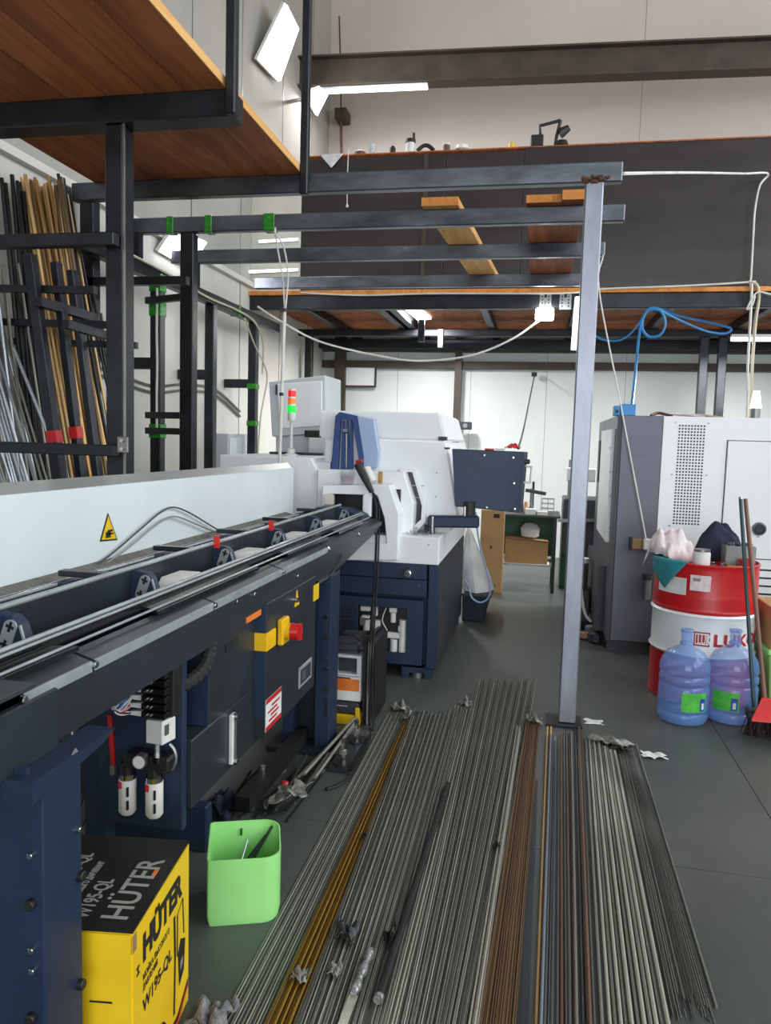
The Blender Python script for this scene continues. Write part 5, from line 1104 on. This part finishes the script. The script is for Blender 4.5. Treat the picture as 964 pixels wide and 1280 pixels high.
MB().tube([Vector((a.x,a.y,zt)).lerp(Vector((b.x,b.y,zt)), k/10)+Vector((0,0,.002*math.sin(k*2.1))) for k in range(11)], [.012+.003*math.sin(k*1.7) for k in range(11)], 12).build('film_wrap', 'foil', t, smooth=True)
d = (b-a)
for k in range(7): q = Vector(b)+Vector((-.010+.0034*k, 0, -.004)); MB().cyl(q, q+d.normalized()*.14, .0022, 6).build('rod', 'rod_bright', t, smooth=True)

rod((-1.065,1.62,.9945), (-1.065,2.0,.9945), .010, 'red_tape', 'dark red bar lying in the open feeder trough', None)
# ---------------------------------------------------------------- printed box
N_, F_ = Vector((-.80,1.417,0)), Vector((-.85,1.793,0)); BH, BW = .445, .295
uR = (F_-N_).normalized(); BL = (F_-N_).length; uL = Vector((-uR.y, uR.x, 0)); up = Vector((0,0,1))
hb = thing('pressure_washer_box', 'yellow and black printed pressure washer carton beside the navy leg', 'box', N_+uL*BW/2+uR*BL/2)
def bp(u, w_, z): return N_+uR*u+uL*w_+up*z
base = [(0,0),(BL,0),(BL,BW),(0,BW)]
MB().hexa([bp(u,w_,0) for u,w_ in base], [bp(u,w_,BH-.004) for u,w_ in base]).build('body', 'box_yellow', hb, bevel=.004, seg=2)
MB().hexa([bp(u,w_,BH-.004) for u,w_ in base], [bp(u,w_,BH) for u,w_ in base]).build('top_flap', 'box_black', hb)
TR = frame(bp(0,-.0008,0), uR, up)                              # right face: x along, y up
def tr(body, x, y, size, m_, wid=None, bold=.0): text('lettering', body, size, TR @ Matrix.Translation((x,y,0)), m_, hb, wid, bold)
tr('HÜTER', .055, .338, .085, 'print_black', .265, .0045); tr('W195-QL', .055, .215, .045, 'print_black', .19, .001)
tr('МОЙКА ВЫСОКОГО', .055, .292, .022, 'print_black', .17); tr('ДАВЛЕНИЯ', .055, .268, .022, 'print_black', .09)
ms = MB(TR); ms.box(.02,.036,.328,.333,0,.0006).box(.02,.036,.343,.348,0,.0006).box(.026,.030,.328,.348,0,.0006); ms.build('small_mark', 'print_black', hb)
# printed picture of the washer
ic = MB(TR); 
for a_, b_, w_ in (((.262,.05),(.268,.20),.010),((.268,.20),(.262,.31),.012),((.285,.19),(.285,.30),.006),((.285,.30),(.325,.32),.006),((.325,.32),(.335,.22),.006)): ic.bar((a_[0],a_[1],.0003), (b_[0],b_[1],.0003), .0006, w_, (1,0,0)) if False else ic.hexa([(a_[0]-w_/2,a_[1],0),(a_[0]+w_/2,a_[1],0),(b_[0]+w_/2,b_[1],0),(b_[0]-w_/2,b_[1],0)], [(a_[0]-w_/2,a_[1],.0006),(a_[0]+w_/2,a_[1],.0006),(b_[0]+w_/2,b_[1],.0006),(b_[0]-w_/2,b_[1],.0006)])
ic.hexa([(.30,.10,0),(.335,.12,0),(.345,.20,0),(.31,.22,0),(.29,.19,0)], [(.30,.10,.0006),(.335,.12,.0006),(.345,.20,.0006),(.31,.22,.0006),(.29,.19,.0006)])
ic.build('washer_picture', 'print_black', hb)
MB(TR).hexa([(.307,.135,.0007),(.325,.145,.0007),(.325,.165,.0007),(.307,.16,.0007)], [(.307,.135,.001),(.325,.145,.001),(.325,.165,.001),(.307,.16,.001)]).build('picture_label', 'print_grey', hb)
for (o_, m_) in ((.0, 'print_black'), (-.010, 'red'), (-.018, 'orange')):
    MB(TR).grid(20, 1, lambda u, v: (.08+.29*u, .02+o_+.07*math.exp(-((u-.32)/.16)**2)+.05*max(0, u-.72)*3+.009*v, .0005)).build('wave_stripe', m_, hb)
TT = frame(bp(0,0,BH+.0006), uR, uL)
def tt(body, x, y, size, m_, wid=None): text('lettering', body, size, TT @ Matrix.Translation((x,y,0)), m_, hb, wid, .001)
tt('HÜTER', .035, .03, .085, 'print_grey', .24); tt('W195-QL', .035, .118, .05, 'print_grey', .15); tt('МОЙКА ВЫСОКОГО ДАВЛЕНИЯ', .035, .172, .02, 'print_grey', .22)
tt('W195-QL', .14, .215, .045, 'print_grey', .15)
MB(TT).box(.0,.2,.2,.2025,0,.0005).build('print_line', 'print_grey', hb); MB(TT).box(.21,.235,.028,.038,0,.0008).build('orange_tick', 'orange', hb)
TN = frame(bp(-.0008,BW,0), -uL, up); MB(TN).box(.2,.27,.09,.094,0,.0006).build('side_print', 'print_black', hb)
MB(TN).box(.2,.25,.28,.284,0,.0006).build('side_print', 'print_black', hb)
MB().hexa([bp(-.0006,-.0006,BH-.05),bp(.02,-.0008,BH-.05),bp(.02,-.0008,BH-.01),bp(-.0006,-.0006,BH-.01)], [bp(-.0006,.0,BH-.05),bp(.02,-.0002,BH-.05),bp(.02,-.0002,BH-.01),bp(-.0006,.0,BH-.01)]).build('tape_strip', 'kraft_dark', hb)
# grey fluff by the box
t = scrap('rag', 'grey fluffy rag on the floor beside the yellow box', 'rag', 265, 1275, .10, .10, .05, 'fluff', 21, .004)

# ---------------------------------------------------------------- green bin
gbn = thing('green_bin', 'pale green cut open plastic bin with a low front', 'bin', (-.83, 2.25, 0))
gw, gd = .225, .20; o0 = at(258, 1160, Z=0); ga = math.radians(21)
def gl(x_, y_): return (o0.x+x_*math.cos(ga)-y_*math.sin(ga), o0.y+x_*math.sin(ga)+y_*math.cos(ga))
def rc_pt(cx, cy, r, a0, a1, n=6): return [(cx+r*math.cos(math.radians(a0+(a1-a0)*i/n)), cy+r*math.sin(math.radians(a0+(a1-a0)*i/n))) for i in range(n+1)]
R_ = .055
loop = [(0,.012),(.004,.003),(.012,0)]+rc_pt(gw-R_,R_,R_,-90,0)+rc_pt(gw-R_,gd-R_,R_,0,90)+[(.012,gd),(.003,gd-.004),(0,gd-.012)]
zf = at(258, 1077, Y=o0.y).z; bk = gl(0, gd); zk = at(258, 1027, Y=bk[1]).z
def rim(y_): f_ = y_/gd; f_ = min(1, max(0, f_*1.3-.2)); return zf+(zk-zf)*f_*f_*(3-2*f_)
vs = []; fs = []; n = len(loop); cx_, cy_ = gw/2, gd/2
for x_, y_ in loop:
    for k_, z_ in ((.95, 0), (1.0, .03), (1.0, rim(y_)), (.965, rim(y_)), (.95, .012)):
        q = gl(cx_+(x_-cx_)*k_, cy_+(y_-cy_)*k_); vs.append((q[0], q[1], z_))
for i in range(n):
    j = (i+1) % n
    for k in range(4): fs.append((i*5+k, j*5+k, j*5+k+1, i*5+k+1))
fs.append(tuple(i*5+4 for i in range(n))); fs.append(tuple(reversed([i*5 for i in range(n)])))
MB().add(vs, fs).build('shell', 'bin_green', gbn, smooth=True)
q = gl(.10, gd*.955); MB().cbox((q[0],q[1],zk-.035), (.006,.006,.022)).build('moulded_slit', 'green_paint', gbn)
def gp3(x_, y_, z_): q_ = gl(x_, y_); return (q_[0], q_[1], z_)
for k, (q0, q1, m_, lb) in enumerate(((gp3(.05,.03,.03),gp3(.20,.17,zk-.01),'rod_black','black rod leaning in the green bin'),(gp3(.03,.06,.03),gp3(.19,.175,zk-.03),'handle_teal','dark green rod leaning in the green bin'),(gp3(.08,.03,.1),gp3(.12,.15,zk-.04),'rod_silver','short shiny rod sticking up in the green bin'),(gp3(.02,.1,.02),gp3(.18,.18,zk-.045),'rod_black','thin dark wire rod lying across the green bin'))):
    rod(q0, q1, .004, m_, lb, None)

# ---------------------------------------------------------------- cases between feeder and lathe
t = thing('organizer_case', 'yellow organizer case with smoky lid on the floor by the feeder leg', 'case', (-.93, 3.95, 0))
MB().box(-1.03, -.862, 3.83, 4.08, 0, .055).build('tray', 'sticker_yellow', t, bevel=.006); MB().box(-1.025, -.868, 3.835, 4.075, .055, .12).build('lid', 'charcoal', t, bevel=.012); MB().box(-.885,-.862,3.822,3.835,.04,.10).build('latch', 'sticker_yellow', t, bevel=.003); MB().hexa([(-1.0,3.833,.10),(-.93,3.833,.10),(-.9,3.9,.122),(-.98,3.9,.122)], [(-1.0,3.832,.102),(-.93,3.832,.102),(-.9,3.9,.124),(-.98,3.9,.124)]).build('paper_note', 'paper', t)
t = thing('print_carton', 'white carton with orange print on top of the organizer case', 'carton', (-.94, 3.95, .12))
MB().box(-1.02, -.865, 3.85, 4.05, .125, .255).build('body', 'paper', t, bevel=.003); MB().box(-1.0, -.872, 3.8485, 3.85, .18, .245).build('orange_print', 'orange', t); MB().box(-1.0, -.92, 3.848, 3.85, .245, .252).build('print_line', 'print_black', t)
t = thing('drawer_unit', 'grey plastic drawer unit stacked on the orange print carton', 'drawer unit', (-.94, 3.95, .255))
MB().ring([(-1.025,.257),(-.865,.257),(-.865,.37),(-1.025,.37)], [(-1.0,.27),(-.89,.27),(-.89,.355),(-1.0,.355)], 'y', 3.85, 4.07).build('frame', 'machine_grey', t, bevel=.004); MB().box(-1.0,-.89,3.90,4.06,.27,.355).build('drawer', 'charcoal', t)
t = thing('tool_case', 'black tool case standing on edge beside the stacked cartons', 'case', (-.81, 4.0, 0))
MB().box(-.858, -.79, 3.84, 4.2, 0, .46).build('shell', 'black', t, bevel=.025, seg=3); MB().box(-.828, -.82, 3.835, 4.205, .01, .45).build('rim', 'guard_lip', t, bevel=.006); MB().tube(smooth_path([(-.824,3.93,.452),(-.824,3.96,.472),(-.824,4.08,.472),(-.824,4.11,.452)], 5), .009, 8).build('handle', 'black', t, smooth=True)
t = thing('tool_bag', 'dark rounded tool box lying on the grey drawer unit', 'tool box', (-.94, 3.95, .37))
MB().box(-1.03, -.865, 3.86, 4.1, .372, .45).build('body', 'charcoal', t, bevel=.025, seg=3); MB().tube(smooth_path([(-1.0,3.87,.445),(-.98,3.86,.475),(-.9,3.86,.475),(-.88,3.87,.445)], 5), .006, 6).build('handle', 'black', t, smooth=True); MB().box(-1.03,-1.0,3.85,3.87,.40,.43).build('latch', 'sticker_yellow', t)

# ---------------------------------------------------------------- short offcuts under the feeder
for i in range(7):
    a, b = Vector((-.972+.016*i, 3.06+.03*(i % 3), 0)), Vector((-.885+.004*i, 3.78-.02*(i % 2), 0)); q = .0075 if i else .006
    z = settle(a, b, q, .0225); a.z = b.z = z
    rod(a, b, q, 'rod_bright', 'short pale steel offcut lying across the feeder base plate', 'offcuts on the base plate')
for i in range(16):
    p = Vector((-1.20+.021*i+rr.uniform(-.004,.004), 2.76+rr.uniform(-.03,.10), 0)); q = p+Vector((.02+.10*(i % 4 == 1)-.06*(i % 5 == 2), rr.uniform(.40,.56), 0))
    q.x = min(q.x, -.885)
    if q.y > 3.37: q = p+(q-p)*(3.37-p.y)/(q.y-p.y)
    ra = rr.choice((.0035,.0045,.0055)); z = settle(p, q, ra)
    rod((p.x,p.y,z), (q.x,q.y,z), ra, rr.choice(('rod_dark','rod_mid','rod_black')), 'dark scrap rod on the floor under the feeder', 'scrap rods under the feeder')
for i in range(9):
    yy = 2.14+.035*i; a, b = Vector((-1.53-.008*i, yy, .005)), Vector((-1.357, yy+.012, .585))
    rod(a, b, .005, rr.choice(('rod_dark','rod_mid')), 'dark rod leaning in the gap behind the navy leg', 'rods leaning behind the leg')
scrap('film_heap', 'crumpled grey film heap among scrap rods under the feeder', 'film', 361, 1010, .15, .14, .022, 'film', 31)
scrap('film_heap', 'dark oily rag heap beside the crumpled film under the feeder', 'rag', 276, 1012, .13, .2, .05, 'rag_navy', 32)
MB().lathe([(.012,0),(.022,.012),(.012,.025)], tuple(at(356,990,Z=0)+Vector((0,0,top_at(at(356,990,Z=0).x, at(356,990,Z=0).y, .02)))), 10).build('red_scrap', 'red_plastic', label='small red plastic piece among the scrap rods', cat='scrap', smooth=True)

# ---------------------------------------------------------------- bar rack against the left wall
rk = thing('bar_rack', 'dark steel bar rack holding leaning stock against the left wall', 'rack', (-2.2, 3.9, 0))
for py, h_ in ((302, .055), (561, .05)):
    p = at(75, py, Y=3.13); MB().box(-2.98, -1.83, 3.09, 3.145, p.z-h_/2, p.z+h_/2).build('front_rail', 'black_steel', rk, bevel=.004)
p = at(153, 556, Y=3.08); MB().cbox((p.x,3.085,p.z), (.05,.012,.07)).build('fixing_plate', 'dull_metal', rk, bevel=.003)
for z_, k_ in ((-.018,0),(.018,0)): MB().cyl((p.x,3.07,p.z+z_), (p.x,3.08,p.z+z_), .008, 6).build('rail_bolt', 'chrome', rk)
# slanted dividers, two with red bands at the foot
DIV = []
def divider(q0, q1, y0, y1, w_, red=True):
    A, B = at(*q0, Y=y0), at(*q1, Y=y1); d = B-A; C = A+d*(A.z/(A.z-B.z))
    DIV.append((A.copy(), C.copy())); MB().bar(A, C, w_, .05, (0,1,0)).build('divider', 'black_steel', rk, bevel=.004)
    if red: MB().bar(B-d.normalized()*.03, B+d.normalized()*.03, w_+.006, .056, (0,1,0)).build('red_band', 'red_tape', rk)
divider((37,318), (68,546), 3.5, 3.5, .05); divider((70,328), (95,541), 3.62, 3.62, .04); divider((90,338), (118,560), 3.8, 3.8, .04, False)
for y0, z0 in ((3.55, 2.22), (3.75, 2.08), (3.95, 2.0)):
    MB().bar((-2.98,y0,z0), (-2.2,y0,z0-.02), .035, .035).build('arm', 'black_steel', rk)
MB().bar((-2.45,3.45,2.13), (-2.42,3.9,2.12), .045, .045).build('long_rail', 'black_steel', rk); MB().bar((-2.3,3.45,2.02), (-2.28,3.8,2.01), .04, .04).build('long_rail', 'black_steel', rk)
p = at(80, 260, Y=4.6); MB().box(p.x-.035, p.x+.035, 4.56, 4.62, 0, p.z).build('upright', 'black_steel', rk, bevel=.004)
p = at(116, 245, Y=4.62); MB().box(p.x-.05, p.x+.045, 4.55, 4.63, 0, p.z).build('upright', 'black_steel', rk, bevel=.004); MB().box(p.x-.06, p.x+.05, 4.54, 4.64, p.z, p.z+.015).build('wood_cap', 'kraft_dark', rk)
MB().box(-2.98, -2.2, 4.55, 4.6, 2.43, 2.48).build('rear_rail', 'black_steel', rk)
import numpy as np
# members of the rack and frame that the leaning bars must clear, as thick lines
CAP = [((-2.98,3.117,at(75,302,Y=3.13).z), (-1.83,3.117,at(75,302,Y=3.13).z), .04), ((-2.98,3.117,at(75,561,Y=3.13).z), (-1.83,3.117,at(75,561,Y=3.13).z), .038),
       ((-2.45,3.45,2.13), (-2.42,3.9,2.12), .03), ((-2.3,3.45,2.02), (-2.28,3.8,2.01), .028), ((-2.98,4.575,2.455), (-2.2,4.575,2.455), .034), ((-1.862,3.2,0), (-1.862,3.2,2.8), .068), ((-2.72,4.2,2.615), (-2.72,7.7,2.615), .06), ((-2.73,4.19,2.88), (.3,4.19,2.88), .06)]
CAP += [((-2.98,y0,z0), (-2.2,y0,z0-.02), .025) for y0, z0 in ((3.55, 2.22), (3.75, 2.08), (3.95, 2.0))]
CAP += [(tuple(d_[0]), tuple(d_[1]), .038) for d_ in DIV]
for px_u, y_u, w_u in ((80, 4.59, .048), (116, 4.59, .066)):
    q = at(px_u, 250, Y=y_u+.02); CAP.append(((q.x,y_u,0), (q.x,y_u,q.z+.03), w_u))
CP, CQ, CR = [np.array([c[k] for c in CAP], float) for k in (0, 1, 2)]
def clear_of(p, q, r):
    """least free gap between a bar and everything placed so far"""
    d1 = q-p; d2 = CQ-CP; w_ = p-CP; a = d1@d1; e = (d2*d2).sum(1); f = (d2*w_).sum(1); c = w_@d1; b = d2@d1
    den = a*e-b*b; s_ = np.clip(np.where(den > 1e-12, (b*f-c*e)/np.maximum(den, 1e-12), 0), 0, 1); t_ = (b*s_+f)/e
    s_ = np.where(t_ < 0, np.clip(-c/a, 0, 1), np.where(t_ > 1, np.clip((b-c)/a, 0, 1), s_)); t_ = np.clip(t_, 0, 1)
    return (np.linalg.norm(w_+s_[:,None]*d1-t_[:,None]*d2, axis=1)-CR-r).min()
def lean(n, tops, bots, rng, mats, label, group, xt=-2.93, name='stock_bar', L=None, tj=8):
    """tops/bots: px range at the top end and where the rod passes the guard edge"""
    global CP, CQ, CR
    for i in range(n):
        s = (i+rr.random()*.6)/max(1, n-1) if n > 1 else .5; s = min(1, s); r = rr.uniform(*rng)
        xr = xt+rr.uniform(0, .07)
        T = at(tops[0][0]+(tops[1][0]-tops[0][0])*s+rr.uniform(-1,1), tops[0][1]+(tops[1][1]-tops[0][1])*s+rr.uniform(-tj, tj), X=xr)
        bx = bots[0]+(bots[1]-bots[0])*s+rr.uniform(-2, 2)
        Y2 = T.y-rr.uniform(-.05,.12); B = at(bx, 600, Y=Y2); d = B-T
        if d.z > -.1: d.z = -.1
        C = T+d*((T.z-.004)/-d.z)
        C.x = min(C.x, -1.64)
        best = None
        for k in range(500):                                    # nudge the bar until it stands free of its neighbours
            m_ = .0006*k
            tp = np.array((max(XW+r+.001, T.x+rr.uniform(-.4,1)*m_), T.y+rr.uniform(-1,1)*m_, T.z)); cp = np.array((min(-1.64, C.x+rr.uniform(-1,1)*m_), C.y+rr.uniform(-1,1)*m_, C.z))
            g = clear_of(cp, tp, r)
            if best is None or g > best[0]: best = (g, cp, tp)
            if g > -.0003: break
        g, cp, tp = best
        CP = np.vstack((CP, cp)); CQ = np.vstack((CQ, tp)); CR = np.append(CR, r)
        rod(Vector(cp), Vector(tp), r, rr.choice(mats), label, group, name)
lean(9, ((2,222),(24,232)), (40,66), (.008,.013), ['rod_black'], 'thick black bar leaning on the wall left of the brass bars', 'black bars in the rack')
lean(46, ((25,224),(63,234)), (90,117), (.0075,.0105), ['rod_brass','rod_tan','rod_brown','rod_tan'], 'brass coloured bar leaning in the wall rack', 'brass bars in the rack', tj=4)
lean(6, ((62,222),(76,226)), (118,140), (.006,.01), ['rod_black'], 'thin black bar leaning behind the brass bars', 'black bars behind the brass')
lean(9, ((-40,330),(20,345)), (-10,52), (.008,.012), ['rod_silver','rod_mid'], 'silver bar leaning at the open end of the rack', 'silver bars at the rack end', tj=20)
lean(26, ((-90,420),(34,420)), (-20,80), (.006,.010), ['rod_silver','rod_silver','rod_mid'], 'bright silver bar standing low in the rack', 'bright low bars in the rack', tj=40)
lean(10, ((85,380),(115,390)), (125,150), (.007,.011), ['rod_dark','rod_black'], 'dark bar leaning behind the thick post', 'dark bars behind the post', tj=25)
# ---------------------------------------------------------------- cables and hoses
def cable(name, label, pts, r, m_, n=7, cat='cable', sides=6):
    return MB().tube(smooth_path(pts, n), r, sides).build(name, m_, label=label, cat=cat, smooth=True)
t = thing('drop_cable', 'pair of white cables dropping from the green tape on the bar', 'cable', at(350, 560, Y=4.84))
Yc = 4.84
MB().tube(smooth_path([at(x, y, Y=Yc) for x, y in ((344,292),(347,310),(353,345),(356,385))], 5), .006, 6).build('strand', 'cable_white', t, smooth=True)
MB().tube(smooth_path([at(x, y, Y=Yc-.012) for x, y in ((345,292),(355,310),(360,345),(357,385))], 5), .006, 6).build('strand', 'cable_white', t, smooth=True)
MB().tube([at(x, y, Y=Yc) for x, y in ((356,385),(353,470),(350,565),(349,600))], .0115, 8).build('bundled_run', 'cable_white', t, smooth=True)
for x, y in ((356,388),(352,493)): p = at(x, y, Y=Yc); MB().cyl(p-Vector((0,0,.01)), p+Vector((0,0,.012)), .0135, 10).build('cable_tie', 'black', t)
MB().cyl(at(344,292,Y=Yc), at(344,285,Y=4.868), .008, 6).build('upper_end', 'cable_white', t)
cable('hanging_cable', 'white cable hanging in a long curve to the flood light', [at(x, y, Y=yy) for x, y, yy in ((322,383,7.25),(345,398,7.3),(400,427,7.35),(480,446,7.4),(530,451,7.42),(590,444,7.45),(640,424,7.5),(675,400,7.56))], .010, 'cable_white')
cable('edge_cable', 'thin white cable running along the front edge of the back deck', [at(x, y, Y=7.61) for x, y in ((376,366),(450,369),(540,367),(640,367),(715,366))]+[at(x, y, Y=7.60) for x, y in ((760,361),(840,358),(900,355),(945,352))], .009, 'cable_white')
cable('span_cable', 'white cable strung from the top crossbar end across the parapet', [at(779,217,Y=4.2), at(830,216,Y=5.2), at(880,216,Y=6.2), at(930,217,Y=7.2), at(960,217,Y=7.6), at(950,232,Y=7.62), at(944,262,Y=7.62), at(942,292,Y=7.62), at(940,330,Y=7.62), at(938,360,Y=7.60)], .009, 'cable_white')
cable('looped_cord', 'beige cord hanging in a loop from the deck beam', [at(x, y, Y=7.602) for x, y in ((936,352),(946,356),(949,372),(945,400),(941,450),(939,500),(936,560),(930,640))], .014, 'cable_beige')
cable('looped_cord', 'pale cord hanging straight below the deck beam edge', [at(x, y, Y=7.574) for x, y in ((940,355),(939,384),(937,420),(935,460),(935,495),(932,560),(926,640))], .012, 'cable_white')
cable('cord_knot', 'white cord end tied round the deck beam', [at(x, y, Y=7.57) for x, y in ((944,370),(940,382),(934,386),(946,366),(964,368))], .009, 'cable_white')
bh = [at(790,507,Y=5.9), at(794,470,Y=6.5), at(799,420,Y=7.4), at(804,398,Y=7.6), at(812,388,Y=7.62), at(826,389,Y=7.62), at(832,404,Y=7.62), at(826,418,Y=7.62), at(812,421,Y=7.62), at(803,410,Y=7.60), at(806,393,Y=7.60), at(818,385,Y=7.62), at(850,395,Y=7.8), at(895,405,Y=7.9), at(914,411,Y=7.9), at(905,417,Y=7.9), at(880,413,Y=7.85), at(845,398,Y=7.7), at(822,386,Y=7.64)]
cable('air_hose', 'bright blue air hose looped over the deck beam and falling to the blue box', bh, .012, 'blue_hose', 6, 'hose')
cable('air_hose', 'thin blue hose curving under the deck beside the grey post', [at(x, y, Y=7.7) for x, y in ((806,392),(796,408),(785,420),(772,426),(755,425),(745,420))], .009, 'blue_hose', 6, 'hose')
cable('taut_cord', 'taut white cord slanting from a crossbar end down to the machine latch', [(.372,5.705,2.83), at(749,362,Y=5.69), at(775,500,Y=5.675), at(808,675,Y=5.655)], .0055, 'cable_white')
def lamp_run(dx, top, r):
    P = [at(top[0], top[1], Y=4.655), at(470.5+dx, 628, Y=4.675), at(471+dx, 655, Y=4.675), at(470+dx, 690, Y=4.62), at(468+dx, 735, Y=4.42), at(466+dx, 764, Y=4.12), at(464+dx, 800, Y=3.815), at(462+dx, 860, Y=3.80)]
    for x, y in ((464,912),(461,926),(457,938),(447.5,956),(437,973),(424,983),(408,989)) if dx == 0 else ((467.5,914),(466.5,919)):
        q = at(x, y, Z=0); q.z = r+max(top_at(q.x, q.y, r), 0)+.0005; P.append(q)
    return P
cable('lamp_cable', 'black cable hanging from the handheld lamp to the floor', lamp_run(0, (465,614), .008), .008, 'black', 7)
cable('lamp_cable', 'thin black flex beside the handheld lamp cable', lamp_run(3.2, (467,616), .005), .005, 'black', 7)
cable('crate_hose', 'thin blue hose drooping over the dark crate rim', [at(x, y, Y=yy) for x, y, yy in ((595,640,6.33),(597,665,6.33),(602,690,6.33),(609,715,6.33),(613,735,6.335),(610,748,6.345),(600,753,6.345),(590,747,6.345),(587,736,6.355),(584,729,6.41),(581,724,6.47))], .008, 'door_blue_pale', 6, 'hose')
cable('white_hose', 'white hose bending down beside the grey machine flank', [at(x, y, Y=6.2) for x, y in ((728,650),(727,690),(726,720),(728,750),(732,768),(739,777))], .012, 'cable_white', 6, 'hose')
cable('pull_cord', 'thin white pull cord with knob in front of the dark parapet', [at(x, y, Y=7.62) for x, y in ((436,186),(435,205),(434,230),(434,256))], .005, 'cable_white', 4, 'cord'); 
p = at(434,259,Y=7.62); MB().lathe([(.006,.03),(.014,.012),(.012,0)], tuple(p), 8).build('cord_knob', 'white_plastic', COL.objects['pull_cord'], smooth=True)
cable('hanging_string', 'thin dark cord slanting from the wall girt to the control pendant', [at(669,466,Y=10.3), at(662,500,Y=8.6), at(655,535,Y=6.8), at(648,561,Y=5.1)], .007, 'charcoal', 4, 'cord')
p = at(668,468,Y=10.36); t = thing('wall_hook', 'small dark hook on the back wall girt holding a cord', 'hook', p); MB().cbox(p, (.07,.05,.05)).build('plate', 'black', t, bevel=.006); MB().cyl(p+Vector((0,-.02,-.04)), p+Vector((0,-.02,.0)), .012, 8).build('peg', 'black', t)
cable('post_cable', 'white cable taped down the inner frame post', [(-2.69,5.112,2.52),(-2.69,5.111,2.40),(-2.692,5.111,2.2),(-2.688,5.111,2.0),(-2.692,5.111,1.75),(-2.69,5.111,1.5)], .0085, 'cable_white')
cable('beam_cable', 'thin pale cable running along the long beam by the left wall', [(-2.665,4.5,2.66),(-2.66,5.2,2.64),(-2.665,5.9,2.60),(-2.66,6.5,2.6),(-2.65,6.9,2.56),(-2.64,7.1,2.4),(-2.64,7.1,2.1)], .009, 'cable_beige')
for k, o_ in enumerate((0, .05)):
    cable('wall_conduit', ('upper' if k else 'lower')+' grey cable sagging along the left wall', [(-2.985,4.3,1.92+o_),(-2.985,5.0,1.88+o_),(-2.985,5.6,1.82+o_),(-2.985,6.2,1.88+o_),(-2.985,6.8,1.87+o_),(-2.985,7.4,1.70+o_)], .012, 'dull_metal', 6)
cable('slack_cord', 'thin beige cord hanging beside the far frame post', [at(x, y, X=-2.62) for x, y in ((306,398),(318,430),(330,455),(334,475),(326,520),(322,575))], .008, 'cable_beige')
# wires across the guard and the bent pipe below the feeder nose
for k, P in enumerate((((108,714),(140,692),(175,662),(200,641),(216,634),(235,640),(262,656),(282,668)), ((122,712),(160,685),(190,660),(208,648),(222,646),(245,655),(268,664),(300,667)))):
    MB().tube(smooth_path([at(x, y, X=-1.495+.004*k) for x, y in P], 6), .0035, 6).build('guard_wire', 'guard_lip' if k else 'charcoal', bf, smooth=True)
MB().tube(smooth_path([at(x, y, X=-.95) for x, y in ((396,729),(410,720),(419,708),(425,694))], 5), .013, 8).build('bent_pipe', 'black_gloss', bf, smooth=True)
# cabinet and rusty pipe on the left wall, rusty bracket high in the corner
a, b = at(272, 545, X=-2.9), at(303, 545, X=-2.9); t = thing('wall_cabinet', 'pale green grey metal cabinet against the left wall', 'cabinet', (-2.9, (a.y+b.y)/2, 0))
MB().box(-2.99, -2.80, a.y, b.y, 0, 1.52).build('body', 'machine_grey', t, bevel=.004); MB().box(-2.80, -2.792, a.y+.03, b.y-.03, .1, 1.48).build('door', 'guard_white', t, bevel=.003); MB().box(-2.792, -2.775, a.y+.06, a.y+.08, .95, 1.05).build('handle', 'charcoal', t)
p = at(414, 150, Y=10.3); p.x += .12; t = thing('corner_bracket', 'rusty bracket and pipe high in the wall corner', 'bracket', (p.x, 10.3, p.z-.4))
MB().cyl((p.x+.02,10.35,p.z-.42), (p.x,10.35,p.z+.05), .018, 8).build('pipe', 'rod_rust', t, smooth=True); MB().cbox((p.x+.02,10.36,p.z+.06), (.16,.25,.14)).build('box', 'brown_steel', t, bevel=.01); MB().tube([(p.x,10.35,p.z+.1),(p.x-.01,10.35,p.z+.5),(p.x-.04,10.3,p.z+1.3)], .01, 6).build('wire', 'brown_steel', t)
p = at(577, 532, Y=10.2); t = thing('switch_box', 'small dark switch box on the back wall column', 'switch', p); MB().cbox((p.x+.05,10.24,p.z), (.16,.12,.10)).build('box', 'charcoal', t, bevel=.006); MB().cyl((p.x+.05,10.17,p.z), (p.x+.05,10.18,p.z), .03, 10).build('dial', 'dull_metal', t)
# flat panel leaning high on the wall behind the electrical cabinet
a, b = at(425,452,Y=10.4), at(468,482,Y=10.4); t = thing('wall_board', 'white board with dark edge mounted on the back wall', 'board', (a.x, 10.4, b.z)); MB().box(a.x, b.x, 10.40, 10.44, b.z, a.z).build('sheet', 'machine_white', t); MB().box(a.x, b.x+.02, 10.39, 10.44, b.z-.025, b.z).build('lower_edge', 'brown_steel', t); MB().box(b.x, b.x+.02, 10.39, 10.44, b.z, a.z).build('side_edge', 'brown_steel', t)
MB().box(a.x+.05, a.x+.1, 10.42, 10.5, a.z-.08, a.z-.03).build('mount', 'brown_steel', t)
